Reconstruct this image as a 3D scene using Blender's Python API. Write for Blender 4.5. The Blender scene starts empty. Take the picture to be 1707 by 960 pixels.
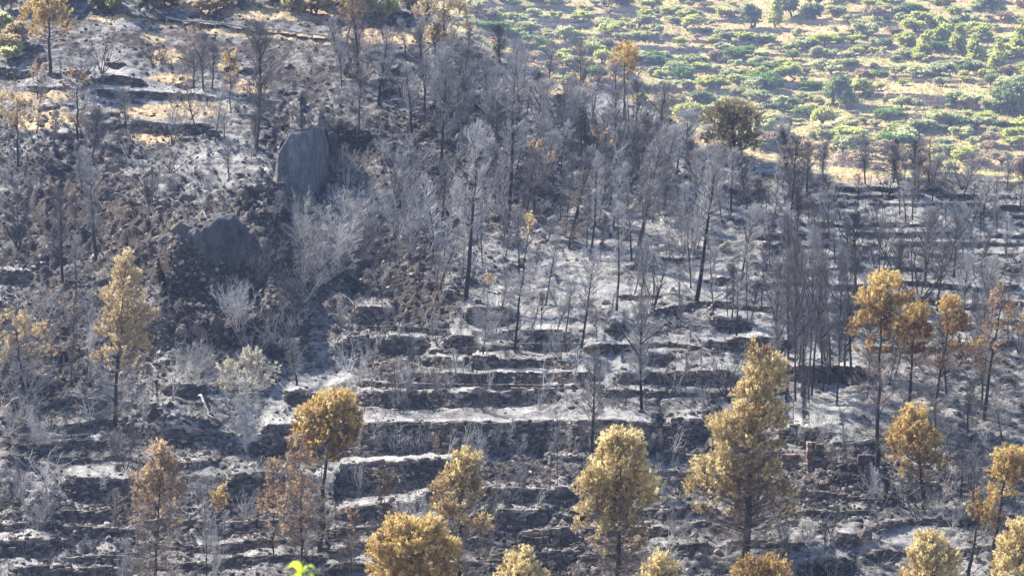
import bpy, math, random
import numpy as np
from mathutils import Vector, Matrix
SC = bpy.context.scene
COL = SC.collection
random.seed(7)
RNG = np.random.default_rng(7)
R = math.radians
F = 4390.0                      # focal length in photo pixels (1707 wide)
PITCH = R(-4.5)

# ------------------------------------------------------------------ camera, world, sun, exposure
cd = bpy.data.cameras.new('camera'); cam = bpy.data.objects.new('camera', cd); COL.objects.link(cam)
cd.sensor_width = 36.0; cd.lens = 36.0 * F / 1707.0
cd.clip_start = 0.5; cd.clip_end = 5000
cam.location = (0, 0, 0); cam.rotation_euler = (R(90) + PITCH, 0, 0)
cd.dof.use_dof = True; cd.dof.focus_distance = 200.0
cd.dof.aperture_fstop = (cd.lens / 1000.0) / 0.009
SC.camera = cam
SUN = Vector((-0.62, 0.42, 0.70)).normalized()
w = bpy.data.worlds.new('World'); SC.world = w; w.use_nodes = True
nt = w.node_tree; bg = nt.nodes['Background']
sky = nt.nodes.new('ShaderNodeTexSky'); sky.sky_type = 'NISHITA'; sky.sun_disc = False
sky.sun_elevation = math.asin(SUN.z); sky.sun_rotation = math.atan2(SUN.x, SUN.y)
sky.air_density = 1.0; sky.dust_density = 0.6; sky.ozone_density = 3.5
nt.links.new(sky.outputs[0], bg.inputs[0]); bg.inputs[1].default_value = 0.105
sl = bpy.data.lights.new('sun', 'SUN'); so = bpy.data.objects.new('sun', sl); COL.objects.link(so)
sl.energy = 5.0; sl.angle = R(0.5); sl.color = (1.0, 0.925, 0.79)
so.rotation_euler = SUN.to_track_quat('Z', 'Y').to_euler()
SC.view_settings.view_transform = 'Standard'; SC.view_settings.look = 'None'
SC.view_settings.exposure = 1.7; SC.view_settings.gamma = 1.0
SC.render.engine = 'CYCLES'
SC.cycles.max_bounces = 6; SC.cycles.diffuse_bounces = 3; SC.cycles.transmission_bounces = 3
SC.cycles.volume_bounces = 1; SC.cycles.use_denoising = True
SC.cycles.sample_clamp_indirect = 4.0

# ------------------------------------------------------------------ small helpers
def ray(u, v):
    u = np.asarray(u, float); v = np.asarray(v, float)
    x = (u - 853.5) / F; y = (480.0 - v) / F
    cp, sp = math.cos(PITCH), math.sin(PITCH)
    return np.stack(np.broadcast_arrays(x, cp - y * sp, sp + y * cp), -1)
def pt(u, v, r):
    d = ray(u, v); return d * (np.asarray(r) / d[..., 1])[..., None]
def sstep(a, b, x):
    t = np.clip((x - a) / (b - a), 0, 1); return t * t * (3 - 2 * t)
def _hash(i, j, k, s):
    h = (i * 374761393 + j * 668265263 + k * 2147483647 + s * 1274126177) & 0xffffffff
    h = ((h ^ (h >> 13)) * 1274126177) & 0xffffffff
    h = ((h ^ (h >> 16)) * 2246822519) & 0xffffffff
    return ((h ^ (h >> 15)) & 0xffff) / 65535.0
def noise(P, scale, seed=0):
    Q = np.asarray(P) / scale; I = np.floor(Q).astype(np.int64); f = Q - I; f = f * f * (3 - 2 * f)
    out = 0
    for a in (0, 1):
        for b in (0, 1):
            for c in (0, 1):
                wgt = (f[..., 0] if a else 1 - f[..., 0]) * (f[..., 1] if b else 1 - f[..., 1]) * (f[..., 2] if c else 1 - f[..., 2])
                out = out + wgt * _hash(I[..., 0] + a, I[..., 1] + b, I[..., 2] + c, seed)
    return out
def noise2(u, v, scale, seed=0):
    u, v = np.broadcast_arrays(np.asarray(u, float), np.asarray(v, float))
    return noise(np.stack([u, v, np.zeros_like(u)], -1), scale, seed)
def mesh_np(name, V, Fc, mat=None, attrs=None, smooth=False):
    V = np.asarray(V, np.float32).reshape(-1, 3); Fc = np.asarray(Fc, np.int32)
    n = Fc.shape[1]
    me = bpy.data.meshes.new(name)
    me.vertices.add(len(V)); me.vertices.foreach_set('co', V.ravel())
    me.loops.add(Fc.size); me.loops.foreach_set('vertex_index', Fc.ravel())
    me.polygons.add(len(Fc)); me.polygons.foreach_set('loop_start', np.arange(0, Fc.size, n, dtype=np.int32))
    me.polygons.foreach_set('use_smooth', np.full(len(Fc), smooth))
    me.update(calc_edges=True)
    for k, A in (attrs or {}).items():
        at_ = me.attributes.new(k, 'FLOAT_COLOR', 'POINT')
        C = np.ones((len(V), 4), np.float32); A = np.asarray(A, np.float32)
        if A.ndim == 1: A = A[:, None]
        C[:, :A.shape[1]] = A
        at_.data.foreach_set('color', C.ravel())
    if mat: me.materials.append(mat)
    return me
def link(name, me, parent=None, loc=None):
    o = bpy.data.objects.new(name, me); COL.objects.link(o)
    if parent is not None: o.parent = parent
    if loc is not None: o.location = loc
    return o
def tag(o, label=None, cat=None, group=None, kind=None):
    if label: o['label'] = label
    if cat: o['category'] = cat
    if group: o['group'] = group
    if kind: o['kind'] = kind
    return o
def thing(name, loc, label, cat, group=None):
    o = bpy.data.objects.new(name, None); COL.objects.link(o); o.location = loc
    o.empty_display_size = 0.3
    return tag(o, label, cat, group, 'thing')

# ------------------------------------------------------------------ materials
class NB:
    def __init__(s, name):
        s.m = bpy.data.materials.new(name); s.m.use_nodes = True; s.t = s.m.node_tree
        s.b = s.t.nodes['Principled BSDF']; s.b.inputs['Roughness'].default_value = 0.9
        s.b.inputs['Specular IOR Level'].default_value = 0.15
    def n(s, typ, **kw):
        x = s.t.nodes.new('ShaderNode' + typ)
        for k, v in kw.items(): setattr(x, k, v)
        return x
    def l(s, a, b): s.t.links.new(a, b)
    def noise(s, scale, detail=6, rough=0.6, vec=None, dist=0.0):
        x = s.n('TexNoise'); x.inputs['Scale'].default_value = scale; x.inputs['Detail'].default_value = detail
        x.inputs['Roughness'].default_value = rough; x.inputs['Distortion'].default_value = dist
        s.l(vec if vec is not None else s.pos(), x.inputs['Vector']); return x.outputs['Fac']
    def pos(s):
        if not hasattr(s, '_p'): s._p = s.n('NewGeometry')
        return s._p.outputs['Position']
    def nrm(s):
        s.pos(); return s._p.outputs['True Normal']
    def ramp(s, fac, stops):
        x = s.n('ValToRGB'); e = x.color_ramp.elements
        while len(e) < len(stops): e.new(0.5)
        for q, (p, c) in zip(e, stops): q.position = p; q.color = (*c, 1)
        s.l(fac, x.inputs[0]); return x.outputs[0]
    def f(s, op, a, b=None, clamp=False):
        x = s.n('Math', operation=op); x.use_clamp = clamp
        for i, q in enumerate((a, b)):
            if q is None: continue
            if isinstance(q, (int, float)): x.inputs[i].default_value = q
            else: s.l(q, x.inputs[i])
        return x.outputs[0]
    def mix(s, fac, a, b, typ='MIX'):
        x = s.n('Mix', data_type='RGBA', blend_type=typ)
        for sock, q in ((x.inputs[0], fac), (x.inputs[6], a), (x.inputs[7], b)):
            if isinstance(q, (int, float)): sock.default_value = q
            elif isinstance(q, tuple): sock.default_value = (*q, 1)
            else: s.l(q, sock)
        return x.outputs[2]
    def attr(s, name):
        x = s.n('Attribute'); x.attribute_name = name
        y = s.n('SeparateColor'); s.l(x.outputs['Color'], y.inputs[0]); return x.outputs['Color'], y.outputs
    def bump(s, h, strength=0.6, dist=0.1):
        x = s.n('Bump'); x.inputs['Strength'].default_value = strength; x.inputs['Distance'].default_value = dist
        s.l(h, x.inputs['Height']); s.l(x.outputs[0], s.b.inputs['Normal'])
    def out(s, c): s.l(c, s.b.inputs['Base Color']); return s.m

def mat_burnt_ground():
    b = NB('burnt_ground')
    _, a = b.attr('mask')                     # R straw, G brown rubble / char, B pale ash
    n1 = b.noise(0.35, 8, 0.65); n2 = b.noise(1.6, 8, 0.7); n3 = b.noise(7.0, 6, 0.7)
    v = b.f('ADD', b.f('MULTIPLY', n1, 0.30), b.f('ADD', b.f('MULTIPLY', n2, 0.40), b.f('MULTIPLY', n3, 0.30)))
    n0 = b.noise(0.11, 4, 0.6, None, 0.8)
    v = b.f('ADD', v, b.f('MULTIPLY', b.f('SUBTRACT', n0, 0.52), 0.42))
    v = b.f('ADD', v, b.f('MULTIPLY', a[2], 0.07)); v = b.f('SUBTRACT', v, b.f('MULTIPLY', a[1], 0.075))
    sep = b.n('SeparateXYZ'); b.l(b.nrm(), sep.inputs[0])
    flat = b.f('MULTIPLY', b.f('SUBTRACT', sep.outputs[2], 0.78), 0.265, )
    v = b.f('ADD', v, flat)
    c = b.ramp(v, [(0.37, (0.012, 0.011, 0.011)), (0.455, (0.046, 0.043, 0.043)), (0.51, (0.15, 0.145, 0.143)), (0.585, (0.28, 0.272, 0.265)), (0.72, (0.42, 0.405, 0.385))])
    br = b.ramp(n2, [(0.3, (0.03, 0.02, 0.016)), (0.5, (0.10, 0.07, 0.055)), (0.7, (0.24, 0.19, 0.16))])
    c = b.mix(b.f('MULTIPLY', a[1], 0.42), c, br)
    st = b.ramp(b.noise(2.2, 6), [(0.35, (0.20, 0.145, 0.09)), (0.5, (0.42, 0.31, 0.19)), (0.7, (0.58, 0.46, 0.31))])
    k = b.f('MULTIPLY', b.f('SUBTRACT', b.f('ADD', a[0], b.f('MULTIPLY', n2, 0.9)), 0.72), 4.0, True)
    c = b.mix(b.f('MULTIPLY', k, b.f('MINIMUM', b.f('MULTIPLY', a[0], 3.0), 1.0)), c, st)
    b.bump(b.noise(5.0, 8, 0.75), 0.8, 0.25)
    return b.out(c)
def mat_far_ground():
    b = NB('dry_terrace_soil')
    n1 = b.noise(0.09, 6, 0.6); n2 = b.noise(0.8, 7, 0.7)
    v = b.f('ADD', b.f('MULTIPLY', n1, 0.5), b.f('MULTIPLY', n2, 0.5))
    c = b.ramp(v, [(0.36, (0.19, 0.21, 0.08)), (0.45, (0.30, 0.28, 0.13)), (0.51, (0.38, 0.26, 0.15)), (0.60, (0.42, 0.26, 0.16)), (0.74, (0.50, 0.36, 0.23))])
    b.bump(n2, 0.7, 0.4)
    return b.out(c)
def mat_tone(name, stops, scale=6.0, bump=0.5, rnd=0.0):
    """colour from a per-piece tone attribute plus grain"""
    b = NB(name); c, a = b.attr('tone')
    v = b.f('ADD', b.f('MULTIPLY', a[0], 0.7), b.f('MULTIPLY', b.noise(scale, 6, 0.7), 0.3))
    b.bump(b.noise(scale * 2, 5), bump, 0.05)
    return b.out(b.ramp(v, stops))
def mat_noise(name, stops, scale=4.0, bump=0.4, rnd=0.35, dist=0.05):
    b = NB(name); oi = b.n('ObjectInfo')
    tc = b.n('TexCoord')
    v = b.noise(scale, 6, 0.65)
    v = b.f('ADD', v, b.f('MULTIPLY', b.f('SUBTRACT', oi.outputs['Random'], 0.5), rnd))
    if bump: b.bump(b.noise(scale * 3, 5), bump, dist)
    return b.out(b.ramp(v, stops))
def mat_leaf(name, stops, trans=0.35, rnd=0.25):
    b = NB(name); c, a = b.attr('tone'); oi = b.n('ObjectInfo')
    v = b.f('ADD', a[0], b.f('MULTIPLY', b.f('SUBTRACT', oi.outputs['Random'], 0.5), rnd))
    col = b.ramp(v, stops); b.l(col, b.b.inputs['Base Color']); b.b.inputs['Roughness'].default_value = 0.7
    tr = b.n('BsdfTranslucent'); b.l(col, tr.inputs['Color'])
    mx = b.n('MixShader'); mx.inputs[0].default_value = trans
    b.l(b.b.outputs[0], mx.inputs[1]); b.l(tr.outputs[0], mx.inputs[2])
    b.l(mx.outputs[0], b.t.nodes['Material Output'].inputs['Surface'])
    return b.m
M = {}
M['ground'] = mat_burnt_ground()
M['far'] = mat_far_ground()
M['stone'] = mat_tone('burnt_dry_stone', [(0.15, (0.02, 0.018, 0.017)), (0.4, (0.06, 0.05, 0.044)), (0.62, (0.135, 0.113, 0.10)), (0.95, (0.36, 0.33, 0.30))])
M['rubble'] = mat_tone('burnt_rubble', [(0.1, (0.016, 0.013, 0.012)), (0.45, (0.06, 0.047, 0.04)), (0.7, (0.16, 0.132, 0.115)), (0.97, (0.44, 0.40, 0.37))])
M['redstone'] = mat_tone('red_brown_stone', [(0.1, (0.04, 0.028, 0.022)), (0.5, (0.13, 0.09, 0.07)), (0.9, (0.32, 0.25, 0.2))])
M['farstone'] = mat_tone('pale_terrace_stone', [(0.1, (0.2, 0.14, 0.115)), (0.5, (0.36, 0.26, 0.215)), (0.9, (0.52, 0.42, 0.35))])
def mat_rock(name, stops):
    b = NB(name); mp = b.n('Mapping'); mp.inputs['Scale'].default_value = (1, 1, .28); b.l(b.pos(), mp.inputs['Vector'])
    a1 = b.noise(1.3, 8, .68, mp.outputs[0], .6); a2 = b.noise(3.5, 6, .7); v = b.f('ADD', b.f('MULTIPLY', a1, .65), b.f('MULTIPLY', a2, .35))
    vo = b.n('TexVoronoi', feature='DISTANCE_TO_EDGE'); vo.inputs['Scale'].default_value = .75; b.l(mp.outputs[0], vo.inputs['Vector'])
    ck = b.f('MULTIPLY', vo.outputs['Distance'], 9.0, True); v2 = b.f('MULTIPLY', v, b.f('ADD', b.f('MULTIPLY', ck, .08), .92))
    b.bump(b.f('ADD', v, b.f('MULTIPLY', ck, .15)), 1.0, .5); return b.out(b.ramp(v2, stops))
M['rock'] = mat_rock('smooth_grey_rock', [(0.36, (0.03, 0.031, 0.034)), (0.46, (0.11, 0.116, 0.128)), (0.55, (0.165, 0.172, 0.185)), (0.68, (0.27, 0.272, 0.275))])
M['darkrock'] = mat_rock('sooty_and_shade_rock', [(0.34, (0.016, 0.016, 0.018)), (0.46, (0.052, 0.054, 0.061)), (0.56, (0.088, 0.09, 0.098)), (0.70, (0.16, 0.15, 0.145))])  # soot colour; also serves as painted shade beside the pale slab
M['trunk'] = mat_noise('charred_bark', [(0.3, (0.012, 0.011, 0.011)), (0.55, (0.03, 0.027, 0.026)), (0.8, (0.09, 0.08, 0.075))], 5.0, 0.6, 0.3)
M['trunkbrown'] = mat_noise('scorched_bark', [(0.3, (0.03, 0.024, 0.02)), (0.55, (0.08, 0.06, 0.05)), (0.8, (0.18, 0.14, 0.115))], 5.0, 0.6, 0.3)
M['trunkpale'] = mat_noise('ash_grey_bark', [(0.25, (0.2, 0.19, 0.18)), (0.5, (0.36, 0.34, 0.32)), (0.8, (0.55, 0.53, 0.5))], 5.0, 0.3, 0.3)
M['twigdark'] = mat_noise('charred_twigs', [(0.2, (0.05, 0.046, 0.045)), (0.5, (0.13, 0.12, 0.117)), (0.8, (0.25, 0.23, 0.225))], 1.5, 0, 0.5)
M['twiggrey'] = mat_noise('ash_grey_twigs', [(0.2, (0.13, 0.126, 0.127)), (0.5, (0.27, 0.26, 0.262)), (0.8, (0.42, 0.41, 0.41))], 1.5, 0, 0.5)
M['twigpale'] = mat_noise('bleached_twigs', [(0.2, (0.20, 0.19, 0.185)), (0.5, (0.33, 0.315, 0.30)), (0.8, (0.50, 0.475, 0.45))], 1.5, 0, 0.4)
M['twigbrown'] = mat_noise('singed_brown_twigs', [(0.2, (0.10, 0.08, 0.068)), (0.5, (0.22, 0.175, 0.145)), (0.8, (0.36, 0.29, 0.24))], 1.5, 0, 0.4)
M['yellow'] = mat_leaf('scorched_yellow_needles', [(0.0, (0.22, 0.14, 0.07)), (0.3, (0.38, 0.285, 0.145)), (0.6, (0.58, 0.47, 0.245)), (1.0, (0.76, 0.665, 0.38))], 0.5, 0.12)
M['orange'] = mat_leaf('scorched_amber_needles', [(0.0, (0.19, 0.11, 0.055)), (0.3, (0.38, 0.25, 0.095)), (0.6, (0.52, 0.385, 0.165)), (1.0, (0.70, 0.56, 0.26))], 0.5, 0.12)
M['brown'] = mat_leaf('scorched_brown_needles', [(0.0, (0.16, 0.12, 0.09)), (0.4, (0.30, 0.215, 0.15)), (0.7, (0.45, 0.335, 0.22)), (1.0, (0.60, 0.46, 0.29))], 0.45, 0.12)
M['tan'] = mat_leaf('singed_tan_leaves', [(0.0, (0.20, 0.155, 0.10)), (0.4, (0.39, 0.31, 0.19)), (0.7, (0.55, 0.44, 0.27)), (1.0, (0.70, 0.58, 0.38))], 0.45, 0.2)
M['ashleaf'] = mat_leaf('ash_dusted_leaves', [(0.0, (0.22, 0.20, 0.17)), (0.5, (0.42, 0.39, 0.31)), (1.0, (0.62, 0.58, 0.46))], 0.45, 0.1)
M['olive'] = mat_leaf('silvery_olive_leaves', [(0.0, (0.30, 0.31, 0.14)), (0.5, (0.44, 0.46, 0.23)), (1.0, (0.66, 0.67, 0.40))], 0.64, 0.4)
M['lime'] = mat_leaf('yellow_green_leaves', [(0.0, (0.33, 0.35, 0.08)), (0.5, (0.44, 0.47, 0.13)), (1.0, (0.66, 0.67, 0.26))], 0.64, 0.3)
M['green'] = mat_leaf('bright_green_leaves', [(0.0, (0.07, 0.12, 0.025)), (0.5, (0.18, 0.29, 0.06)), (1.0, (0.33, 0.44, 0.12))], 0.48, 0.2)
M['dark'] = mat_leaf('dark_green_leaves', [(0.0, (0.08, 0.11, 0.05)), (0.5, (0.20, 0.26, 0.11)), (1.0, (0.32, 0.38, 0.17))], 0.55, 0.3)
M['oakburnt'] = mat_leaf('singed_oak_leaves', [(0.0, (0.11, 0.10, 0.06)), (0.5, (0.26, 0.225, 0.13)), (1.0, (0.42, 0.37, 0.22))], 0.4, 0.1)
M['shoot'] = mat_leaf('fresh_lime_leaf', [(0.0, (0.26, 0.40, 0.03)), (1.0, (0.44, 0.60, 0.07))], 0.5, 0.0)
M['metal'] = mat_noise('galvanised_steel', [(0.3, (0.2, 0.21, 0.22)), (0.7, (0.34, 0.35, 0.36))], 3.0, 0.1, 0.1)
M['metal'].node_tree.nodes['Principled BSDF'].inputs['Metallic'].default_value = 0.3
M['road'] = mat_noise('worn_asphalt', [(0.3, (0.14, 0.13, 0.125)), (0.7, (0.26, 0.25, 0.24))], 1.2, 0.3, 0.0)

# ------------------------------------------------------------------ the burnt hillside: profile, terraces, roughness
CREST = ([-400, 480, 560, 640, 720, 780, 830, 880, 940, 1000, 1070, 1130, 1190, 1250, 1330, 1420, 1707, 2100],
         [-150, -150, -120, -40, 25, 62, 92, 122, 142, 152, 178, 205, 232, 258, 278, 292, 303, 315])
def crest(u): return np.interp(u, *CREST)
VBOT = 1170.0
def r_base(u, v):
    u, v = np.broadcast_arrays(np.asarray(u, float), np.asarray(v, float))
    t = 960 - v
    r = 160 + 0.085 * t + 0.00004 * t * np.abs(t)
    r = r - 6.0 * np.exp(-((u - 290) / 190) ** 2 - ((v - 390) / 130) ** 2)
    av = np.interp(v, [220, 330, 450, 560], [452, 436, 452, 492])
    r = r - 7.0 * sstep(250, 340, v) * (1 - sstep(500, 590, v)) * sstep(120, 360, u) * (1 - sstep(0, 42, u - av))
    gu = np.interp(v, [200, 300, 420, 560], [575, 580, 600, 640])
    r = r + 5.0 * np.exp(-((u - gu) / 55) ** 2) * sstep(200, 260, v) * (1 - sstep(480, 570, v))
    r = r + 5.0 * (noise2(u, v, 170, 3) - 0.5) + 3.0 * (noise2(u, v, 70, 4) - 0.5)
    r = r + 0.012 * np.clip(u - 1250, 0, None) * sstep(600, 350, v)
    return r
# walls: (label, [(u, v_top, v_bottom), ...]) traced top and foot of each face
WALLS = [
 ('longest charred dry stone terrace wall, right of the round crowned ochre pine', [(552, 704, 764), (592, 702, 762), (700, 702, 758), (850, 700, 753), (960, 700, 751), (1100, 702, 748)]),
 ('charred terrace wall stub left of the round crowned ochre pine', [(428, 710, 752), (455, 709, 768), (500, 706, 766), (545, 704, 764)]),
 ('collapsed dark terrace wall behind the base of the left tan pine', [(196, 708, 728), (240, 707, 742), (300, 707, 745), (345, 708, 725)]),
 ('second terrace wall below the long one, pale ash path on top', [(556, 776, 832), (640, 769, 826), (700, 764, 812), (760, 760, 790)]),
 ('brown stone terrace wall at lower left with pale coping', [(100, 796, 820), (125, 794, 836), (180, 795, 838), (232, 797, 838)]),
 ('rounded end terrace wall left of the feathery amber saplings', [(372, 802, 838), (388, 790, 842), (430, 787, 844), (482, 786, 842)]),
 ('terrace wall under the broad ash ledge, left of bottom centre', [(560, 846, 872), (640, 838, 868), (700, 826, 848), (730, 816, 834)]),
 ('low terrace wall with collapsed rubble left of the tall domed pine', [(790, 812, 828), (850, 814, 838), (900, 814, 836), (962, 811, 838)]),
 ('short dark wall face beside pink rubble, left of the domed pine', [(816, 850, 878), (850, 848, 881), (890, 845, 880), (925, 843, 862)]),
 ('low wall directly left of the lower domed pine', [(862, 886, 905), (910, 881, 912), (966, 878, 906)]),
 ('low terrace edge under the grey brush, bottom centre', [(805, 936, 950), (880, 924, 944), (965, 915, 932)]),
 ('low terrace edge at the bottom left corner', [(-20, 898, 925), (60, 896, 930), (115, 894, 915)]),
 ('stony ledge under the brown wall at lower left', [(92, 852, 872), (140, 849, 874), (195, 852, 868)]),
 ('broken ledge by the trunk of the feathery tan pine', [(15, 945, 965), (110, 942, 962), (215, 945, 960)]),
 ('square block of terrace wall under the gully scree', [(586, 513, 540), (620, 512, 551), (664, 514, 552)]),
 ('brown terrace wall with flat ash top below the wall block', [(560, 567, 592), (600, 561, 590), (660, 560, 590), (718, 563, 588)]),
 ('small retaining wall at the foot of the tallest mid slope pine', [(732, 483, 496), (755, 480, 500), (772, 484, 498)]),
 ('rounded retaining wall right of the gully, below the tallest trunk', [(768, 515, 530), (800, 511, 542), (840, 511, 543), (866, 516, 538)]),
 ('dark terrace wall below the rounded retaining wall', [(735, 562, 584), (765, 559, 592), (800, 563, 588)]),
 ('shaded terrace wall behind two leaning stems at mid slope', [(856, 553, 580), (910, 549, 586), (964, 555, 582)]),
 ('long thin terrace wall below the stems, centre', [(700, 594, 606), (760, 594, 613), (810, 592, 617), (852, 596, 612), (905, 598, 612), (960, 602, 618)]),
 ('curved overhanging terrace wall right of centre', [(1008, 540, 556), (1030, 536, 565), (1052, 540, 566)]),
 ('short terrace wall under a fallen branch right of centre', [(968, 574, 585), (1000, 573, 592), (1036, 576, 590)]),
 ('dark terrace wall right of the paired grey stems', [(1066, 588, 602), (1095, 585, 612), (1124, 588, 610)]),
 ('long low wall just above the long terrace wall', [(588, 652, 676), (700, 650, 680), (820, 648, 676), (935, 650, 672)]),
 ('long terrace wall through the middle, above the grey thicket', [(640, 622, 636), (780, 621, 642), (900, 621, 641), (1000, 622, 636)]),
 ('terrace wall left of the amber tipped big pine', [(1020, 621, 640), (1137, 618, 642), (1205, 617, 645), (1252, 619, 640)]),
 ('shaded wall under the white ash patch right of centre', [(1182, 530, 546), (1215, 527, 555), (1258, 530, 552)]),
 ('terrace wall above the slender grey trunk cluster', [(1170, 566, 580), (1230, 564, 584), (1280, 562, 588), (1325, 565, 586)]),
 ('dark terrace wall behind the slender grey trunks', [(1300, 612, 634), (1370, 608, 638), (1420, 610, 638), (1460, 614, 632)]),
 ('collapsed end of the long terrace wall, left of the big pine', [(1104, 700, 730), (1140, 697, 742), (1184, 699, 738)]),
 ('stony bank above the ruined stone pillar', [(1296, 712, 732), (1340, 710, 742), (1388, 716, 738)]),
 ('low ash bank below the rubble field on the right', [(1330, 850, 858), (1400, 850, 862), (1455, 846, 858)]),
 ('dark undercut bank at bottom right of centre', [(1340, 931, 942), (1385, 928, 946), (1425, 930, 940)]),
 ('hollow bank right of the big pine trunk', [(1380, 892, 902), (1415, 889, 910), (1452, 893, 906)]),
 ('curved drystone wall below the straw patch, upper left', [(212, 204, 214), (245, 203, 222), (300, 207, 226), (352, 208, 218)]),
 ('long terrace wall above the straw patch, upper left', [(146, 150, 158), (200, 150, 163), (260, 153, 164), (320, 156, 168), (378, 158, 168)]),
 ('short wall under the spreading black tree, upper left', [(156, 128, 138), (200, 126, 144), (248, 136, 144)]),
 ('terrace wall at the left edge under the ochre pine', [(-20, 114, 128), (30, 113, 130), (60, 118, 130)]),
 ('short dark wall at the head of the gully', [(455, 148, 156), (480, 147, 161), (502, 150, 158)]),
 ('dark stone wall under the ridge trees', [(648, 112, 120), (675, 109, 124), (698, 113, 122)]),
 ('small ash topped wall below the ridge wall', [(626, 150, 158), (645, 147, 162), (664, 151, 160)]),
 ('low wall by the lone black trunk on the ridge', [(918, 160, 167), (950, 157, 170), (984, 160, 168)]),
 ('shaded hollow ledge at the left edge, mid height', [(-20, 452, 466), (20, 450, 472), (62, 454, 468)]),
 ('overhung ledge left of the tan conical pine', [(45, 628, 645), (72, 624, 654), (98, 630, 648)]),
 ('crumbling ledge behind the forked ashen tree', [(268, 642, 652), (310, 638, 660), (352, 643, 656)]),
 ('dark hollow wall between the forked tree and ochre pine', [(470, 652, 672), (505, 648, 685), (545, 651, 680)]),
 ('broken hollow wall below the tan pine, cave like', [(228, 676, 690), (250, 672, 701), (272, 677, 694)]),
]
NMAIN = len(WALLS)
# terraces on the upper right of the burnt slope, row by row, broken and wobbling
rr = random.Random(11)
ORD = ['first', 'second', 'third', 'fourth', 'fifth', 'sixth', 'seventh', 'eighth', 'ninth', 'tenth', 'eleventh', 'twelfth', 'thirteenth', 'fourteenth', 'fifteenth', 'sixteenth', 'seventeenth', 'eighteenth', 'nineteenth', 'twentieth']
_T = ['', '', 'twenty', 'thirty', 'forty', 'fifty', 'sixty', 'seventy', 'eighty', 'ninety']
_TH = ['', '', 'twentieth', 'thirtieth', 'fortieth', 'fiftieth', 'sixtieth', 'seventieth', 'eightieth', 'ninetieth']
def ordinal(n):                    # n from 0
    if n < 20: return ORD[n]
    k = n + 1; t, o = divmod(k, 10)
    return _TH[t] if o == 0 else _T[t] + '-' + ORD[o - 1]
for i, (v0, ul) in enumerate(((312, 1385), (323, 1350), (340, 1310), (356, 1290), (370, 1330), (388, 1240), (404, 1270), (424, 1330), (446, 1370))):
    uu = ul + rr.uniform(-20, 20); k = 0
    while uu < 1800:
        L = rr.uniform(90, 260); h = rr.uniform(4, 8) * (1.4 if rr.random() < 0.25 else 1)
        dv = rr.uniform(-3, 3)
        if rr.random() < 0.85:
            pts = []
            for q in range(5):
                a = q / 4
                pts.append((uu + L * a, v0 + dv + rr.uniform(-1.5, 1.5), v0 + dv + h * (0.75 + 0.25 * math.sin(math.pi * a))))
            WALLS.append(('low charred wall, %s from the left in the %s row below the green slope' % (ordinal(k), ordinal(i)), pts)); k += 1
        uu += L + rr.uniform(6, 30)
for i, (pts_, h) in enumerate([([(690, 580), (900, 576), (1180, 571), (1310, 574)], 8), ([(590, 640), (1010, 636)], 9), ([(1000, 656), (1180, 652), (1310, 648)], 9), ([(965, 848), (1190, 842)], 15), ([(965, 880), (1080, 874), (1190, 872)], 13), ([(960, 925), (1190, 908)], 14), ([(540, 878), (700, 874), (812, 866)], 16), ([(545, 908), (812, 900)], 17), ([(540, 945), (805, 936)], 15), ([(-20, 872), (110, 876), (230, 872)], 12), ([(235, 872), (370, 868), (540, 864)], 16), ([(225, 908), (380, 900), (540, 896)], 15), ([(120, 925), (330, 934), (540, 926)], 13), ([(1300, 822), (1480, 828)], 8), ([(1440, 872), (1700, 858)], 9), ([(1440, 925), (1710, 905)], 12), ([(1195, 905), (1340, 900)], 10), ([(1050, 520), (1180, 508), (1300, 512)], 9), ([(590, 545), (760, 548)], 9), ([(800, 560), (870, 556)], 12), ([(1250, 475), (1450, 468), (1700, 476)], 8), ([(1290, 505), (1500, 500), (1710, 508)], 9), ([(1330, 540), (1710, 535)], 9), ([(1440, 575), (1710, 570)], 10), ([(80, 760), (230, 764), (370, 758)], 10), ([(0, 700), (110, 706), (190, 698)], 10), ([(20, 735), (180, 738)], 12), ([(100, 665), (230, 668)], 9)]):
    a_ = np.array(pts_, float); u_ = np.linspace(a_[0, 0], a_[-1, 0], 14); v_ = np.interp(u_, a_[:, 0], a_[:, 1])
    WALLS.append(('long thin ash topped ledge wall on the burnt slope, %s of such ledges' % ordinal(i), [(float(x), float(y) + 4 * math.sin(x / 37 + i) + 3 * math.sin(x / 83 + 2 * i), float(y) + 4 * math.sin(x / 37 + i) + 3 * math.sin(x / 83 + 2 * i) + h * (.35 + .8 * abs(math.sin(x / 61 + 3 * i)))) for x, y in zip(u_, v_)]))
NT2 = len(WALLS)
# small broken ledges elsewhere
k = 0; ledges = []
for _ in range(70):
    zone = rr.choice([(560, 1260, 500, 680), (0, 420, 560, 930), (880, 1300, 740, 950), (1300, 1700, 690, 950), (950, 1300, 330, 520), (0, 460, 90, 230)])
    u0 = rr.uniform(zone[0], zone[1]); v0 = rr.uniform(zone[2], zone[3]); L = rr.uniform(25, 80); h = rr.uniform(5, 12)
    dv = rr.uniform(-6, 6)
    ledges.append((u0, [(u0, v0, v0 + h * 0.5), (u0 + L * 0.5, v0 + dv * 0.5, v0 + dv * 0.5 + h), (u0 + L, v0 + dv, v0 + dv + h * 0.5)]))
NTERR = len(WALLS)
CLIFFS = [  # (u, top, bottom): near-vertical natural faces
 [(262, 392, 470), (290, 378, 495), (330, 374, 500), (375, 368, 502), (420, 376, 505), (446, 400, 500)],
 [(458, 282, 312), (464, 262, 350), (483, 226, 372), (500, 222, 376), (520, 216, 372), (535, 218, 350), (547, 250, 320)],
 [(636, 246, 274), (660, 241, 279), (690, 247, 272)],
 [(547, 228, 300), (553, 226, 306), (562, 240, 300)],  # strip added for the slab's shadow side
]
du = 2.4
Ug = np.arange(-330, 2051, du); NV = 560
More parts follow.
